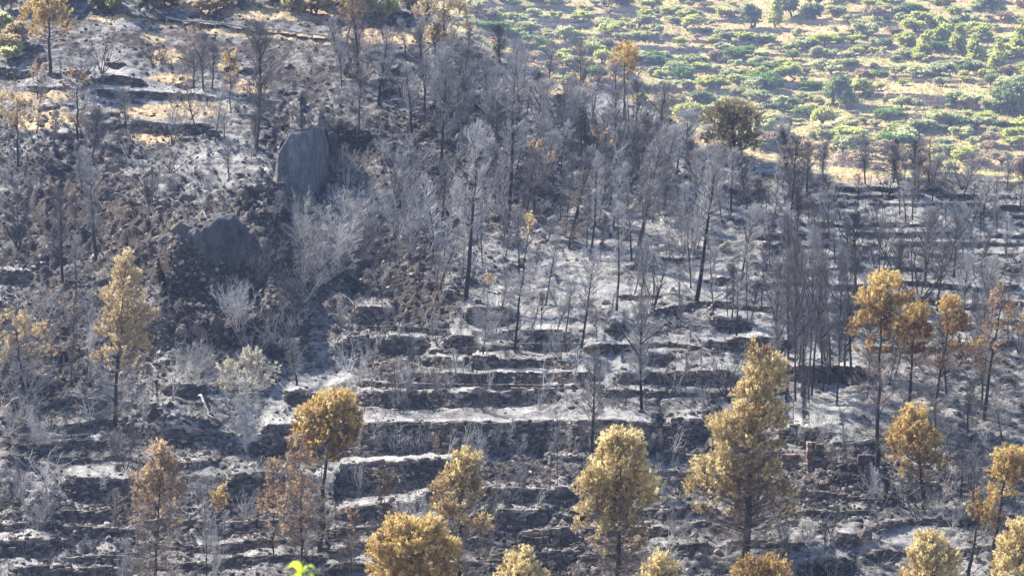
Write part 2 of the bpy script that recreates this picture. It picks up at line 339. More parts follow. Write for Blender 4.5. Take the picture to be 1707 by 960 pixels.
Vc = crest(Ug)
tv = np.linspace(0, 1, NV)
Vg = Vc[None, :] + (VBOT - Vc)[None, :] * tv[:, None]
Ugg = np.broadcast_to(Ug[None, :], Vg.shape)
R0 = r_base(Ugg, Vg)
TREAD = np.zeros_like(R0); DEL = np.zeros_like(R0); WALLMASK = np.zeros_like(R0)
cols = [[] for _ in Ug]         # per column: (vt, vb, wall index)
def polyl(p, u):
    a = np.array(p); return np.interp(u, a[:, 0], a[:, 1]), np.interp(u, a[:, 0], a[:, 2])
def jit(u, wi): return 2.2 * (noise2(np.array([u]), np.array([wi * 37.0]), 9, 8)[0] - 0.5)
allp = [('cliff', c) for c in CLIFFS] + [('w', p) for _, p in WALLS] + [('l', p) for _, p in ledges]
for wi, (kd, p) in enumerate(allp):
    us = [q[0] for q in p]
    hm_ = max(q[2] - q[1] for q in p)
    if kd == 'w': p = [(a, b, max(c, b + hm_ * .62)) for a, b, c in p]
    for ci in np.where((Ug >= us[0]) & (Ug <= us[-1]))[0]:
        vt, vb = polyl(p, Ug[ci]); j = jit(Ug[ci], wi); vt += j * (0.5 if vb - vt < 12 else 1); vb += jit(Ug[ci], wi + 500)
        if kd == 'w':
            amp = np.interp(hm_, [15, 30, 50], [1, .6, .28])
            U1 = np.array([Ug[ci]]); W1 = np.array([wi * 53.0])
            vt += amp * hm_ * .14 * (noise2(U1, W1, 22, 61)[0] - .35) + amp * hm_ * .5 * max(0, noise2(U1, W1, 40, 62)[0] - .68) * 3
            vb += amp * hm_ * .30 * (noise2(U1, W1, 16, 63)[0] - .5) - amp * hm_ * .5 * max(0, noise2(U1, W1, 34, 64)[0] - .66) * 2
            vb = max(vb, vt + hm_ * .18)
        e = min(1, (Ug[ci] - us[0] + 1) / 15, (us[-1] - Ug[ci] + 1) / 15)
        m = (vt + vb) / 2; hh = (vb - vt) / 2 * max(e, 0.08)
        cols[ci].append([vt, m + hh * 1.0, wi] if e >= 1 else [m - hh, m + hh, wi])
VALID = {}
for ci, lst in enumerate(cols):
    lst.sort(key=lambda x: x[2])            # traced walls win over invented ledges
    kept = []
    for q in lst:
        if all(q[1] < k_[0] - 4 or q[0] > k_[1] + 4 for k_ in kept) and q[0] > Vc[ci] + 4: kept.append(q)
    kept.sort()
    if not kept: continue
    kv = []; kd = []
    u = Ug[ci]; prev = -1e9
    for n_, (vt, vb, wi) in enumerate(kept):
        s = float(r_base(u, (vt + vb) / 2)); bat = 0.012 * (vb - vt)
        VALID[(wi, ci)] = (vt, vb, s, bat)
        if vt - prev > 70: 
            if prev > -1e8: kv.append(prev + 34); kd.append(0)
            kv.append(vt - 34); kd.append(0)
        kv += [vt, vb]; kd += [s + bat - float(r_base(u, vt)), s - bat - float(r_base(u, vb))]
        prev = vb
    kv.append(prev + 34); kd.append(0)
    DEL[:, ci] = np.interp(Vg[:, ci], kv, kd, left=0, right=0)
    for vt, vb, wi in kept:
        if wi >= len(CLIFFS): TREAD[:, ci] = np.maximum(TREAD[:, ci], np.where(Vg[:, ci] < vt + 1, np.exp(-np.clip(vt - Vg[:, ci], 0, 99) / (5 + .25 * min(vb - vt, 40))), 0) * min(1, (vb - vt) / 14))
        WALLMASK[:, ci] = np.maximum(WALLMASK[:, ci], np.clip(1 - np.maximum(vt - Vg[:, ci], Vg[:, ci] - vb) / 8, 0, 1))
RR = R0 + DEL
P = pt(Ugg, Vg, RR)
def blob(u, v, cu, cv, ru, rv, pw=2):
    d = ((u - cu) / ru) ** 2 + ((v - cv) / rv) ** 2
    return np.exp(-d)
STRAW = [(255, 62, 20, 10), (275, 95, 28, 14), (260, 185, 70, 14), (330, 180, 50, 12), (90, 195, 45, 15), (75, 160, 45, 10), (420, 145, 30, 10), (210, 30, 60, 6), (300, 40, 60, 5), (400, 52, 70, 6), (480, 60, 80, 6), (560, 70, 40, 6), (285, 130, 40, 8), (1300, 262, 60, 12), (1400, 296, 80, 10), (1180, 232, 40, 10), (940, 150, 40, 6), (500, 20, 130, 14), (330, 10, 60, 10), (620, 60, 60, 12), (700, 60, 50, 16), (250, 225, 50, 12), (60, 205, 40, 15)]
RUBB = [(330, 400, 130, 60), (230, 420, 70, 60), (700, 500, 70, 45), (660, 440, 60, 50), (150, 330, 120, 60), (330, 530, 110, 45), (630, 590, 60, 35), (60, 620, 90, 60), (1400, 800, 110, 45), (880, 790, 90, 25), (1120, 735, 70, 25), (880, 865, 80, 25), (280, 720, 110, 30), (120, 860, 140, 40), (420, 860, 120, 50), (470, 480, 70, 70), (80, 480, 80, 60), (930, 930, 120, 40), (690, 250, 70, 60)]
ASH = [(1390, 702, 40, 10), (1425, 728, 26, 12), (1520, 690, 110, 14), (1190, 470, 60, 60), (1420, 672, 140, 26), (850, 692, 260, 10), (700, 766, 160, 10), (640, 830, 110, 16), (300, 787, 190, 8), (640, 320, 40, 100), (1080, 400, 120, 100), (820, 520, 100, 20), (1000, 470, 120, 60), (960, 230, 80, 60), (650, 155, 60, 22), (400, 200, 90, 40), (1150, 755, 90, 14), (1450, 900, 140, 30), (900, 600, 200, 50), (300, 290, 100, 40), (560, 640, 60, 30), (1500, 400, 200, 60)]
ROUGH = [(330, 380, 170, 110, 1.0), (120, 380, 140, 140, 0.8), (60, 600, 140, 90, 0.7), (640, 480, 110, 90, 0.6), (330, 560, 160, 60, 0.8), (800, 270, 160, 110, 0.6), (130, 250, 150, 60, 0.6), (480, 220, 80, 80, 0.5), (1400, 800, 110, 50, 0.5), (300, 880, 320, 70, 0.45), (880, 860, 150, 80, 0.45)]
SOOT = RUBB + [(330, 66, 210, 40, .6), (520, 110, 110, 60, .55), (120, 380, 120, 100, .6), (430, 440, 110, 90, .95), (60, 700, 100, 90, .75), (250, 745, 140, 28, .85), (480, 745, 90, 26, .9), (700, 290, 90, 60, .6), (500, 520, 70, 50, .7), (1640, 760, 90, 70, .6), (200, 930, 200, 30, .5)]
def msum(u, v, L):
    o = np.zeros(np.shape(u))
    for q in L: o = np.maximum(o, blob(u, v, *q[:4]) * (q[4] if len(q) > 4 else 1))
    return o
gr = (1 - .65 * TREAD) * np.clip(msum(Ugg, Vg, ROUGH) + 0.38, 0, 1) * (1 - 0.85 * WALLMASK) * (1 - 0.15 * msum(Ugg, Vg, ASH))
fade = sstep(0, 0.02, np.broadcast_to(tv[:, None], Vg.shape))
disp = 0.9 * (noise(P, 1.6, 1) - 0.5) + 0.8 * (np.abs(noise(P, 0.85, 2) - 0.5) * 2 - 0.5) + 0.45 * (noise(P, 0.42, 5) - 0.5)
P[..., 2] += gr * fade * (1.0 + .2 * gr) * disp
P[..., 1] -= gr * fade * 0.6 * (noise(P, 1.2, 9) - 0.5)
# back side of the crest so that the hill is a solid form
back = []
for k_, (dr, dz) in enumerate(((30, -16), (14, -6), (5, -1.2))):
    q = P[0].copy(); q[:, 1] += dr; q[:, 2] += dz; back.append(q)
PB = np.concatenate([np.stack(back), P], 0)
def gridfaces(nr, nc):
    i = np.arange(nr * nc).reshape(nr, nc)
    return np.stack([i[:-1, :-1], i[1:, :-1], i[1:, 1:], i[:-1, 1:]], -1).reshape(-1, 4)
mk = np.stack([msum(Ugg, Vg, STRAW), msum(Ugg, Vg, SOOT) * (1 - .7 * TREAD), np.maximum(.5 * msum(Ugg, Vg, ASH), TREAD * 1.5)], -1)
mk = np.concatenate([np.repeat(mk[:1], 3, 0), mk], 0)
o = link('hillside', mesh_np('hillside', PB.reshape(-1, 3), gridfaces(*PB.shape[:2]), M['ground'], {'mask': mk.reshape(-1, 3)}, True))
tag(o, 'burnt terraced hillside covered in grey ash and charred rubble', kind='structure')
def at(u, v):
    u = min(max(u, Ug[0]), Ug[-1] - 0.01); c = (u - Ug[0]) / du; i = int(c); a = c - i
    vc = float(crest(u)); t = min(max((v - vc) / (VBOT - vc), 0), 0.9999) * (NV - 1); j = int(t); b = t - j
    q = (P[j, i] * (1 - a) + P[j, i + 1] * a) * (1 - b) + (P[j + 1, i] * (1 - a) + P[j + 1, i + 1] * a) * b
    return Vector(q.tolist())
# ------------------------------------------------------------------ the green slope beyond
FW = [  # traced retaining walls of the far slope
 ('tall pinkish retaining wall right of the dark round tree', [(1474, 156, 172), (1540, 158, 178), (1600, 164, 183), (1668, 172, 184)]),
 ('shaded retaining wall right of the singed oak', [(1258, 202, 216), (1290, 198, 222), (1316, 203, 220)]),
 ('long thin terrace wall across the middle of the green slope', [(1335, 110, 116), (1400, 110, 118), (1500, 113, 120), (1560, 122, 128)]),
 ('short terrace wall right of the bright green hedge', [(1285, 136, 144), (1310, 137, 148), (1340, 141, 148)]),
 ('terrace wall below the tall pinkish wall', [(1500, 190, 198), (1550, 191, 204), (1600, 194, 202)]),
 ('thin wall at the right edge of the green slope', [(1628, 198, 204), (1670, 201, 208), (1740, 206, 212)]),
 ('pale wall near the scorched edge on the right', [(1382, 258, 266), (1410, 257, 272), (1438, 261, 270)]),
 ('small wall below the dark round tree', [(1392, 214, 222), (1410, 213, 230), (1428, 218, 228)]),
 ('pink earth bank at the top, left part of the green slope', [(885, 34, 42), (930, 31, 50), (985, 36, 46)]),
 ('terrace bank below the pink earth bank', [(915, 58, 64), (990, 57, 68), (1075, 62, 68)]),
 ('long terrace bank above the lone ochre pine', [(905, 74, 82), (990, 72, 90), (1080, 76, 92), (1150, 82, 90)]),
 ('little terrace wall at the left of the hedges', [(1130, 78, 84), (1150, 77, 90), (1175, 82, 88)]),
]
rr2 = random.Random(5)
fl = []
for v0 in (14, 30, 48, 64, 82, 98, 118, 134, 150, 170, 186, 206, 224, 240, 262, 280):
    uu = 760 + rr2.uniform(0, 60)
    while uu < 1800:
        L = rr2.uniform(70, 200); h = rr2.uniform(6, 10); dv = (uu - 1100) * 0.03 + rr2.uniform(-4, 4)
        if rr2.random() < 0.85: fl.append([(uu, v0 + dv, v0 + dv + h * 0.5), (uu + L / 2, v0 + dv + 1, v0 + dv + h), (uu + L, v0 + dv + 3, v0 + dv + 3 + h * 0.5)])
        uu += L + rr2.uniform(10, 50)
FU = np.arange(420, 2051, 3.2); FNV = 230
def f_base(u, v):
    u, v = np.broadcast_arrays(np.asarray(u, float), np.asarray(v, float))
    vc = crest(u); vcc = np.clip(vc, 60, None)
    r = r_base(u, vcc) + np.interp(u, [900, 1100, 1250, 1400, 1700], [520, 500, 465, 435, 420]) + 0.75 * (vcc - v)
    return r + 5 * (1.6 * noise2(u, v, 90, 31) - 0.5)
fvb = np.clip(crest(FU), 60, None) + 45
Vf = -170 + (fvb + 170)[None, :] * np.linspace(0, 1, FNV)[:, None]; Uf = np.broadcast_to(FU[None], Vf.shape)
Rf = f_base(Uf, Vf)
fvalid = {}
allf = [p for _, p in FW] + fl
for ci, u in enumerate(FU):
    kept = []
    for wi, p in enumerate(allf):
        if p[0][0] <= u <= p[-1][0]:
            vt, vb = polyl(p, u)
            if all(vb < k_[0] - 3 or vt > k_[1] + 3 for k_ in kept): kept.append((vt, vb, wi))
    kept.sort(); kv = []; kd = []; prev = -1e9
    for vt, vb, wi in kept:
        s = float(f_base(u, (vt + vb) / 2)); fvalid[(wi, ci)] = (vt, vb, s, 0.15)
        if vt - prev > 40:
            if prev > -1e8: kv.append(prev + 18); kd.append(0)
            kv.append(vt - 18); kd.append(0)
        kv += [vt, vb]; kd += [s + .15 - float(f_base(u, vt)), s - .15 - float(f_base(u, vb))]; prev = vb
    if kept:
        kv.append(prev + 18); kd.append(0); Rf[:, ci] += np.interp(Vf[:, ci], kv, kd, left=0, right=0)
low = np.clip((Vf - crest(Uf)) / 45, 0, 1)
Pf = pt(Uf, Vf, Rf); Pf[..., 2] -= low ** 2 * 8
Pf[..., 2] += 0.5 * (noise(Pf, 2.2, 12) - 0.5)
o = link('far_hillside', mesh_np('far_hillside', Pf.reshape(-1, 3), gridfaces(*Pf.shape[:2]), M['far'], None, True))
tag(o, 'dry terraced hillside beyond the burn, tan and pinkish soil', kind='structure')
def atf(u, v):
    c = (min(max(u, FU[0]), FU[-1] - .01) - FU[0]) / 3.2; i = int(c); a = c - i
    vb = max(float(crest(u)), 60) + 45; t = min(max((v + 170) / (vb + 170), 0), .9999) * (FNV - 1); j = int(t); b = t - j
    q = (Pf[j, i] * (1 - a) + Pf[j, i + 1] * a) * (1 - b) + (Pf[j + 1, i] * (1 - a) + Pf[j + 1, i + 1] * a) * b
    return Vector(q.tolist())
g = 1500.0; zf = float(P[..., 2].min()) - 0.6
o = link('valley_floor', mesh_np('valley_floor', [(-g, -g, zf), (g, -g, zf), (g, g, zf), (-g, g, zf)], [(0, 1, 2, 3)], M['far']))
tag(o, 'dry valley floor below the hillside', kind='structure')

# ------------------------------------------------------------------ stones
_t = (1 + 5 ** .5) / 2
ICO = np.array([(-1, _t, 0), (1, _t, 0), (-1, -_t, 0), (1, -_t, 0), (0, -1, _t), (0, 1, _t), (0, -1, -_t), (0, 1, -_t), (_t, 0, -1), (_t, 0, 1), (-_t, 0, -1), (-_t, 0, 1)]) / 1.9
ICOF = np.array([(0, 11, 5), (0, 5, 1), (0, 1, 7), (0, 7, 10), (0, 10, 11), (1, 5, 9), (5, 11, 4), (11, 10, 2), (10, 7, 6), (7, 1, 8), (3, 9, 4), (3, 4, 2), (3, 2, 6), (3, 6, 8), (3, 8, 9), (4, 9, 5), (2, 4, 11), (6, 2, 10), (8, 6, 7), (9, 8, 1)])
BOX = np.array([(x, y, z) for x in (-.5, .5) for y in (-.5, .5) for z in (-.5, .5)])
BOXF = np.array([(0, 1, 3, 2), (4, 6, 7, 5), (0, 4, 5, 1), (2, 3, 7, 6), (0, 2, 6, 4), (1, 5, 7, 3)])
def rotz(a):
    c, s = np.cos(a), np.sin(a); Z = np.zeros((len(a), 3, 3)); Z[:, 0, 0] = c; Z[:, 0, 1] = -s; Z[:, 1, 0] = s; Z[:, 1, 1] = c; Z[:, 2, 2] = 1; return Z
def scatter_pieces(proto, protof, C, S, yaw, jitter, tones, tilt=0.0):
    n = len(C); k = len(proto)
    V = proto[None] + RNG.uniform(-jitter, jitter, (n, k, 3))
    V = V * S[:, None, :]
    if tilt:
        a = RNG.normal(0, tilt, n); c, s = np.cos(a), np.sin(a)
        x, z = V[..., 0].copy(), V[..., 2].copy(); V[..., 0] = x * c[:, None] - z * s[:, None]; V[..., 2] = x * s[:, None] + z * c[:, None]
    V = np.einsum('nij,nkj->nki', rotz(yaw), V) + C[:, None, :]
    Fc = protof[None] + (np.arange(n) * k)[:, None, None]
    return V.reshape(-1, 3), Fc.reshape(-1, protof.shape[1]), np.repeat(tones, k)
def wall_stones(cols_, valid_key, sw=0.42, sh=0.24):
    """centres, sizes of face stones of one wall in bonded courses, and its coping stones"""
    C, S, A, CC, CS, CA = [], [], [], [], [], []
    pts = [(ci, *valid_key[ci]) for ci in cols_]
    if len(pts) < 3: return None
    us = np.array([cols_u[ci] for ci, *_ in pts]); vt = np.array([q[1] for q in pts]); vb = np.array([q[2] for q in pts]); s = np.array([q[3] for q in pts]); bat = np.array([q[4] for q in pts])
    mid = pt(us, (vt + vb) / 2, s); seg = np.linalg.norm(np.diff(mid[:, :2], axis=0), axis=1); cum = np.concatenate([[0], np.cumsum(seg)])
    Hm = (vb - vt) * s / F
    nmax = max(1, int(round(Hm.max() / sh)))
    for c in range(nmax):
        x = RNG.uniform(0, sw)
        while x < cum[-1]:
            wd = sw * RNG.uniform(0.6, 1.5)
            if x + wd / 2 > cum[-1]: break
            xc = x + wd / 2
            H = np.interp(xc, cum, Hm); z = (c + 0.5) * sh
            if z < H + sh * 0.25:
                f_ = min(z / max(H, .01), 1.02)
                u_ = np.interp(xc, cum, us); vv = np.interp(xc, cum, vb) * (1 - f_) + np.interp(xc, cum, vt) * f_
                r_ = np.interp(xc, cum, s) + np.interp(xc, cum, bat) * (2 * f_ - 1)
                p = pt(u_, vv, r_); p[1] += -0.06 + RNG.uniform(-0.07, 0.06)
                i = min(int(np.searchsorted(cum, xc)), len(us) - 1); i = max(i, 1)
                yaw = math.atan2(mid[i][1] - mid[i - 1][1], mid[i][0] - mid[i - 1][0])
                top = z + sh > H
                (CC if top else C).append(p); (CS if top else S).append((wd * 0.94, RNG.uniform(.3, .5), sh * RNG.uniform(.75, 1.05))); (CA if top else A).append(yaw + RNG.normal(0, .08))
            x += wd
    return [np.array(q) for q in (C, S, A, CC, CS, CA)]
def build_wall(name, label, cat, wi, valid, cu, mat, group, coping_parts, tone=(0.15, 0.75), sw=.40, sh=.21):
    global cols_u
    cols_u = cu
    vk = {c: q for (w_, c), q in valid.items() if w_ == wi}
    if len(vk) < 3: return
    cs = sorted(vk); r_ = wall_stones(cs, vk, sw, sh)
    if r_ is None: return
    C, S, A, CC, CS, CA = r_
    if len(C) + len(CC) == 0: return
    m_ = cs[len(cs) // 2]; base = Vector(pt(cu[m_], vk[m_][1], vk[m_][2] - vk[m_][3]).tolist()); bl = np.array(base)
    th = thing(name, base, label, cat, group)
    if not coping_parts or len(C) == 0:
        C = np.concatenate([C.reshape(-1, 3), CC.reshape(-1, 3)]); S = np.concatenate([S.reshape(-1, 3), CS.reshape(-1, 3)]); A = np.concatenate([A.ravel(), CA.ravel()]); CC = []
    V, Fc, T = scatter_pieces(BOX, BOXF, C - bl, S, A, 0.13, RNG.uniform(*tone, len(C)), 0.06)
    q = link('stones', mesh_np('stones', V, Fc, mat, {'tone': T}), th); q['kind'] = 'stuff'
    for i in range(min(len(CC), 60)):
        V, Fc, T = scatter_pieces(BOX, BOXF, np.zeros((1, 3)), np.array([CS[i]]) * 1.1, np.array([CA[i]]), 0.14, RNG.uniform(0.35, 0.95, 1), 0.1)
        link('stone', mesh_np('stone', V, Fc, mat, {'tone': T}), th, Vector((CC[i] - bl).tolist()))
nc = len(CLIFFS)
for i, (lab, p) in enumerate(WALLS):
    big = max(q[2] - q[1] for q in p) > 26
    build_wall('terrace_wall', lab, 'wall', i + nc, VALID, Ug, M['stone'], 'charred terrace walls' if i < NMAIN else 'low walls of the upper right terraces', big and i < NMAIN)
ledges_i = sorted([(q[0], j) for j, q in enumerate(ledges)])
for k, (_, j) in enumerate(ledges_i):
    build_wall('stone_ledge', 'short crumbling stone ledge on the burnt slope, %s from the left' % ordinal(k), 'ledge', j + nc + len(WALLS), VALID, Ug, M['stone'], 'short stone ledges', False, (0.2, 0.9))
for i, (lab, p) in enumerate(FW):
    build_wall('retaining_wall', lab, 'wall', i, fvalid, FU, M['farstone'], 'retaining walls of the green slope', False, (0.2, 0.8), .9, .5)
order = sorted(range(len(fl)), key=lambda j: (round(fl[j][1][1] / 16), fl[j][0][0]))
seen = {}
rows = ['topmost', 'second', 'third', 'fourth', 'fifth', 'sixth', 'seventh', 'eighth', 'ninth', 'tenth', 'eleventh', 'twelfth', 'thirteenth', 'fourteenth', 'fifteenth', 'sixteenth', 'seventeenth', 'eighteenth', 'nineteenth', 'twentieth', 'lowest']
for j in order:
    rw = max(0, min(20, int(round(fl[j][1][1] / 16)))); seen[rw] = seen.get(rw, -1) + 1
    build_wall('terrace_bank', 'thin stone terrace edge, %s from the left in the %s row of the green slope' % (ordinal(seen[rw]), rows[rw]), 'wall', j + len(FW), fvalid, FU, M['farstone'], 'thin terrace edges of the green slope', False, (0.2, 0.8), .9, .5)
# cliffs: solid rock slabs standing just proud of the slope
def rock_face(name, label, ci_, mat, proud, cuts, jag=14, rough=1.0):
    p = CLIFFS[ci_]; us = np.linspace(p[0][0], p[-1][0], cuts); n = 26
    fr, bk = [], []
    for u in us:
        vt, vb = polyl(p, u); s = float(r_base(u, (vt + vb) / 2)); J = lambda k, sc: float(noise2(np.array([u]), np.array([k * 91.0]), sc, 71)[0]) - .5
        vt += jag * (J(1, 9) * .5 + J(2, 26)) - 3; vb += jag * (J(3, 8) * .6 + J(4, 22))
        vv = np.linspace(vb + 2, vt - 1, n); q = pt(np.full(n, u), vv, s - proud + 0.25 * np.linspace(-1, 1, n)); fr.append(q); q2 = q.copy(); q2[:, 1] += 2.0; bk.append(q2)
    fr = np.array(fr); d = rough * (0.8 * (noise(fr, 2.4, 21) - .5) + 0.6 * np.abs(noise(fr, 1.1, 23) - .5) + 0.3 * (noise(fr, 0.5, 22) - .5)); fr[..., 1] -= d
    e = np.minimum(np.linspace(0, 1, cuts), np.linspace(1, 0, cuts))[:, None]; e2 = np.minimum(np.linspace(0, 1, n), np.linspace(1, 0, n))[None]
    fr[..., 1] += 0.45 * np.clip(1 - np.minimum(e, e2) / 0.05, 0, 1) ** 2
    b0 = Vector(fr[cuts // 2, 0].tolist()); V = np.concatenate([fr.reshape(-1, 3), np.array(bk).reshape(-1, 3)]) - np.array(b0)
    G = gridfaces(cuts, n); Nn = cuts * n; Fc = [G[:, ::-1], G + Nn]
    i = np.arange(Nn).reshape(cuts, n)
    ring = np.concatenate([i[:, 0], i[-1, 1:], i[-2::-1, -1], i[0, -2:0:-1]]); nx = np.roll(ring, -1)
    Fc.append(np.stack([ring, nx, nx + Nn, ring + Nn], -1))
    o = link(name, mesh_np(name, V, np.concatenate(Fc), mat, None, True), None, b0)
    return tag(o, label, 'rock', None, 'thing')
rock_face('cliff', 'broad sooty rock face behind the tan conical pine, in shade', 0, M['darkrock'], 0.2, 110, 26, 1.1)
rock_face('rock_slab', 'smooth pale blue grey rock slab at the head of the gully', 1, M['rock'], 0.42, 90, 7, 1.1)
rock_face('rock_shade_strip', 'added dark rock strip standing for the shaded right side of the pale slab', 3, M['darkrock'], 0.15, 20, 8, 1.2)  # shadow side of the slab put into the colour of a separate dark patch
rock_face('rock_block', 'small square brown rock block right of the pale slab', 2, M['redstone'] if False else M['darkrock'], 0.4, 20)

# loose rubble: countless stones lying on the slope
def slope_points(n, fn):
    out = []
    while len(out) < n:
        u = RNG.uniform(-60, 1770, n * 2); v = RNG.uniform(0, 1010, n * 2)
        ok = (RNG.uniform(0, 1, n * 2) < fn(u, v)) & (v > crest(u) + 6)
        out += list(zip(u[ok], v[ok]))
    return out[:n]
rub = msum
def dens(u, v): return np.clip(0.12 + 0.95 * np.maximum(rub(u, v, RUBB), 0.8 * rub(u, v, ROUGH)) - 0.15 * rub(u, v, ASH), 0, 1)
pp = slope_points(42000, dens)
C = np.array([at(u, v) for u, v in pp]); sz = 0.045 + 0.2 * RNG.random(len(C)) ** 4
S = sz[:, None] * RNG.uniform(0.7, 1.5, (len(C), 3)); S[:, 2] *= 0.75
V, Fc, T = scatter_pieces(ICO, ICOF, C + [0, 0, .03], S, RNG.uniform(0, 6.28, len(C)), 0.25, RNG.beta(1.6, 1.8, len(C)), 0.4)
tag(link('rubble', mesh_np('rubble', V, Fc, M['rubble'], {'tone': T})), 'loose burnt stones scattered over the slope', 'rubble', kind='stuff')
# boulders one can pick out
bl = [(740, 545, .5), (640, 430, .45), (605, 440, .5), (590, 420, .5), (1480, 560, .4), (258, 690, .7), (300, 560, .6), (360, 540, .8), (330, 550, .6), (420, 610, .5), (1390, 775, .4), (1345, 800, .45), (1180, 720, .4), (560, 500, .5), (690, 470, .5), (310, 330, .7), (360, 320, .7), (400, 345, .6), (270, 350, .7), (430, 320, .6), (230, 370, .6), (190, 330, .6), (345, 290, .5), (150, 380, .6), (100, 350, .5), (470, 380, .6), (450, 350, .5), (200, 270, .5), (250, 290, .6), (1440, 895, .5), (330, 880, .4), (310, 890, .35), (1010, 505, .4), (560, 550, .5)]
bl += [(461, 278, .7), (466, 303, .85), (473, 243, .6), (489, 224, .6), (521, 216, .55), (541, 220, .6), (472, 328, .75), (551, 300, .7), (520, 218, .4), (505, 221, .45), (265, 400, .6), (300, 384, .7), (340, 377, .6), (385, 374, .65), (430, 388, .6)]
bl.sort()
for k, (u, v, s_) in enumerate(bl):
    V = ICO + RNG.uniform(-.28, .28, ICO.shape); V = V * np.array([s_ * RNG.uniform(.8, 1.4), s_ * RNG.uniform(.8, 1.2), s_ * RNG.uniform(.6, .9)])
    o = link('boulder', mesh_np('boulder', V, ICOF, M['rubble'], {'tone': np.full(12, RNG.uniform(.25, .8))}), None, at(u, v) + Vector((0, 0, s_ * .15)))
    tag(o, 'angular soot stained boulder on the burnt slope, %s from the left among the boulders' % ordinal(k), 'boulder', 'boulders on the burnt slope')

# ------------------------------------------------------------------ plants: branch and leaf geometry
def norm(a): return a / (np.linalg.norm(a, axis=-1, keepdims=True) + 1e-9)
def tubes(P0, P1, R0_, R1_, n=4):
    P0 = np.asarray(P0, float); P1 = np.asarray(P1, float); d = norm(P1 - P0)
    ref = np.where(np.abs(d[:, 2:3]) < .9, np.array([[0, 0, 1.]]), np.array([[1., 0, 0]])); a = norm(np.cross(d, ref)); b = np.cross(d, a)
    th_ = np.arange(n) / n * 2 * np.pi; ring = a[:, None] * np.cos(th_)[None, :, None] + b[:, None] * np.sin(th_)[None, :, None]
    V = np.concatenate([P0[:, None] + ring * np.asarray(R0_)[:, None, None], P1[:, None] + ring * np.asarray(R1_)[:, None, None]], 1)
    i = np.arange(n); j = (i + 1) % n; f_ = np.stack([i, j, j + n, i + n], -1)
    Fc = f_[None] + (np.arange(len(P0)) * 2 * n)[:, None, None]
    return V.reshape(-1, 3), Fc.reshape(-1, 4)
def tube_mesh(name, segs, mat, n=4):
    if not segs: segs = [((0, 0, 0), (0, 0, .01), .001, .001)]
    V, Fc = tubes([s[0] for s in segs], [s[1] for s in segs], [s[2] for s in segs], [s[3] for s in segs], n)
    return mesh_np(name, V, Fc, mat)
def chain(segs, p, d, L, k, r0, r1, rnd, wob=0.2, up=0.0):
    """a curved limb of k pieces; returns its points"""
    pts = [np.array(p, float)]; d = np.array(d, float)
    for i in range(k):
        d = d + np.array([rnd.gauss(0, wob), rnd.gauss(0, wob), rnd.gauss(0, wob) + up]); d /= np.linalg.norm(d)
        q = pts[-1] + d * (L / k); a = i / k; b = (i + 1) / k
        segs.append((pts[-1], q, r0 + (r1 - r0) * a, r0 + (r1 - r0) * b)); pts.append(q)
    return pts
def sph(az, el): return np.array([math.cos(az) * math.cos(el), math.sin(az) * math.cos(el), math.sin(el)])
def bare_pine(seed, H=9.0, W=1.6, t0=0.35, nb=42, el=(10, 45), up=0.12, twigs=10, tr=0.17, twl=0.55, twr=0.011, fork=False):
    """charred pine of height H: (trunk segments, twig segments)"""
    rnd = random.Random(seed); T = []; K = []
    tp = chain(T, (0, 0, -0.3), (rnd.gauss(0, .03), rnd.gauss(0, .03), 1), H + .3, 9, tr, 0.018, rnd, 0.035, 0.05)
    if fork:
        for q in range(3): chain(T, tp[4 + q % 3], sph(rnd.uniform(0, 6.28), R(rnd.uniform(35, 60))), H * .4, 5, tr * .5, .02, rnd, .12, .1)
    az = rnd.uniform(0, 6)
    for i in range(nb):
        t = t0 + (1 - t0) * (i + rnd.random() * .8) / nb; az += 2.4 + rnd.gauss(0, .3)
        x = t * 9; j = min(int(x), 8); p = tp[j] * (1 - (x - j)) + tp[j + 1] * (x - j)
        s = (t - t0) / (1 - t0); env = W * (math.sin(math.pi * min(1, s * .85 + .12)) ** .7) * rnd.uniform(.55, 1.1)
        e = R(rnd.uniform(*el) + 25 * s)
        bp = chain(T if env > .9 else K, p, sph(az, e), env / max(.35, math.cos(e)) * .9, 4, .032 * (1 - .5 * s), .009, rnd, .16, up)
        for m in range(twigs):
            a = rnd.uniform(.15, 1) * 4; jj = min(int(a), 3); q = bp[jj] * (1 - (a - jj)) + bp[jj + 1] * (a - jj)
            dd = norm(bp[jj + 1] - bp[jj]) + np.array([rnd.gauss(0, .6), rnd.gauss(0, .6), rnd.gauss(.25, .5)])
            c = chain(K, q, norm(dd), twl * rnd.uniform(.5, 1.2), 2, twr, twr * .5, rnd, .25, up)
            for z in range(3):
                dd2 = norm(c[2] - c[0]) + np.array([rnd.gauss(0, .5), rnd.gauss(0, .5), rnd.gauss(.1, .5)])
                K.append((c[1], c[1] + norm(dd2) * twl * rnd.uniform(.3, .8), twr * .75, twr * .35))
    return T, K
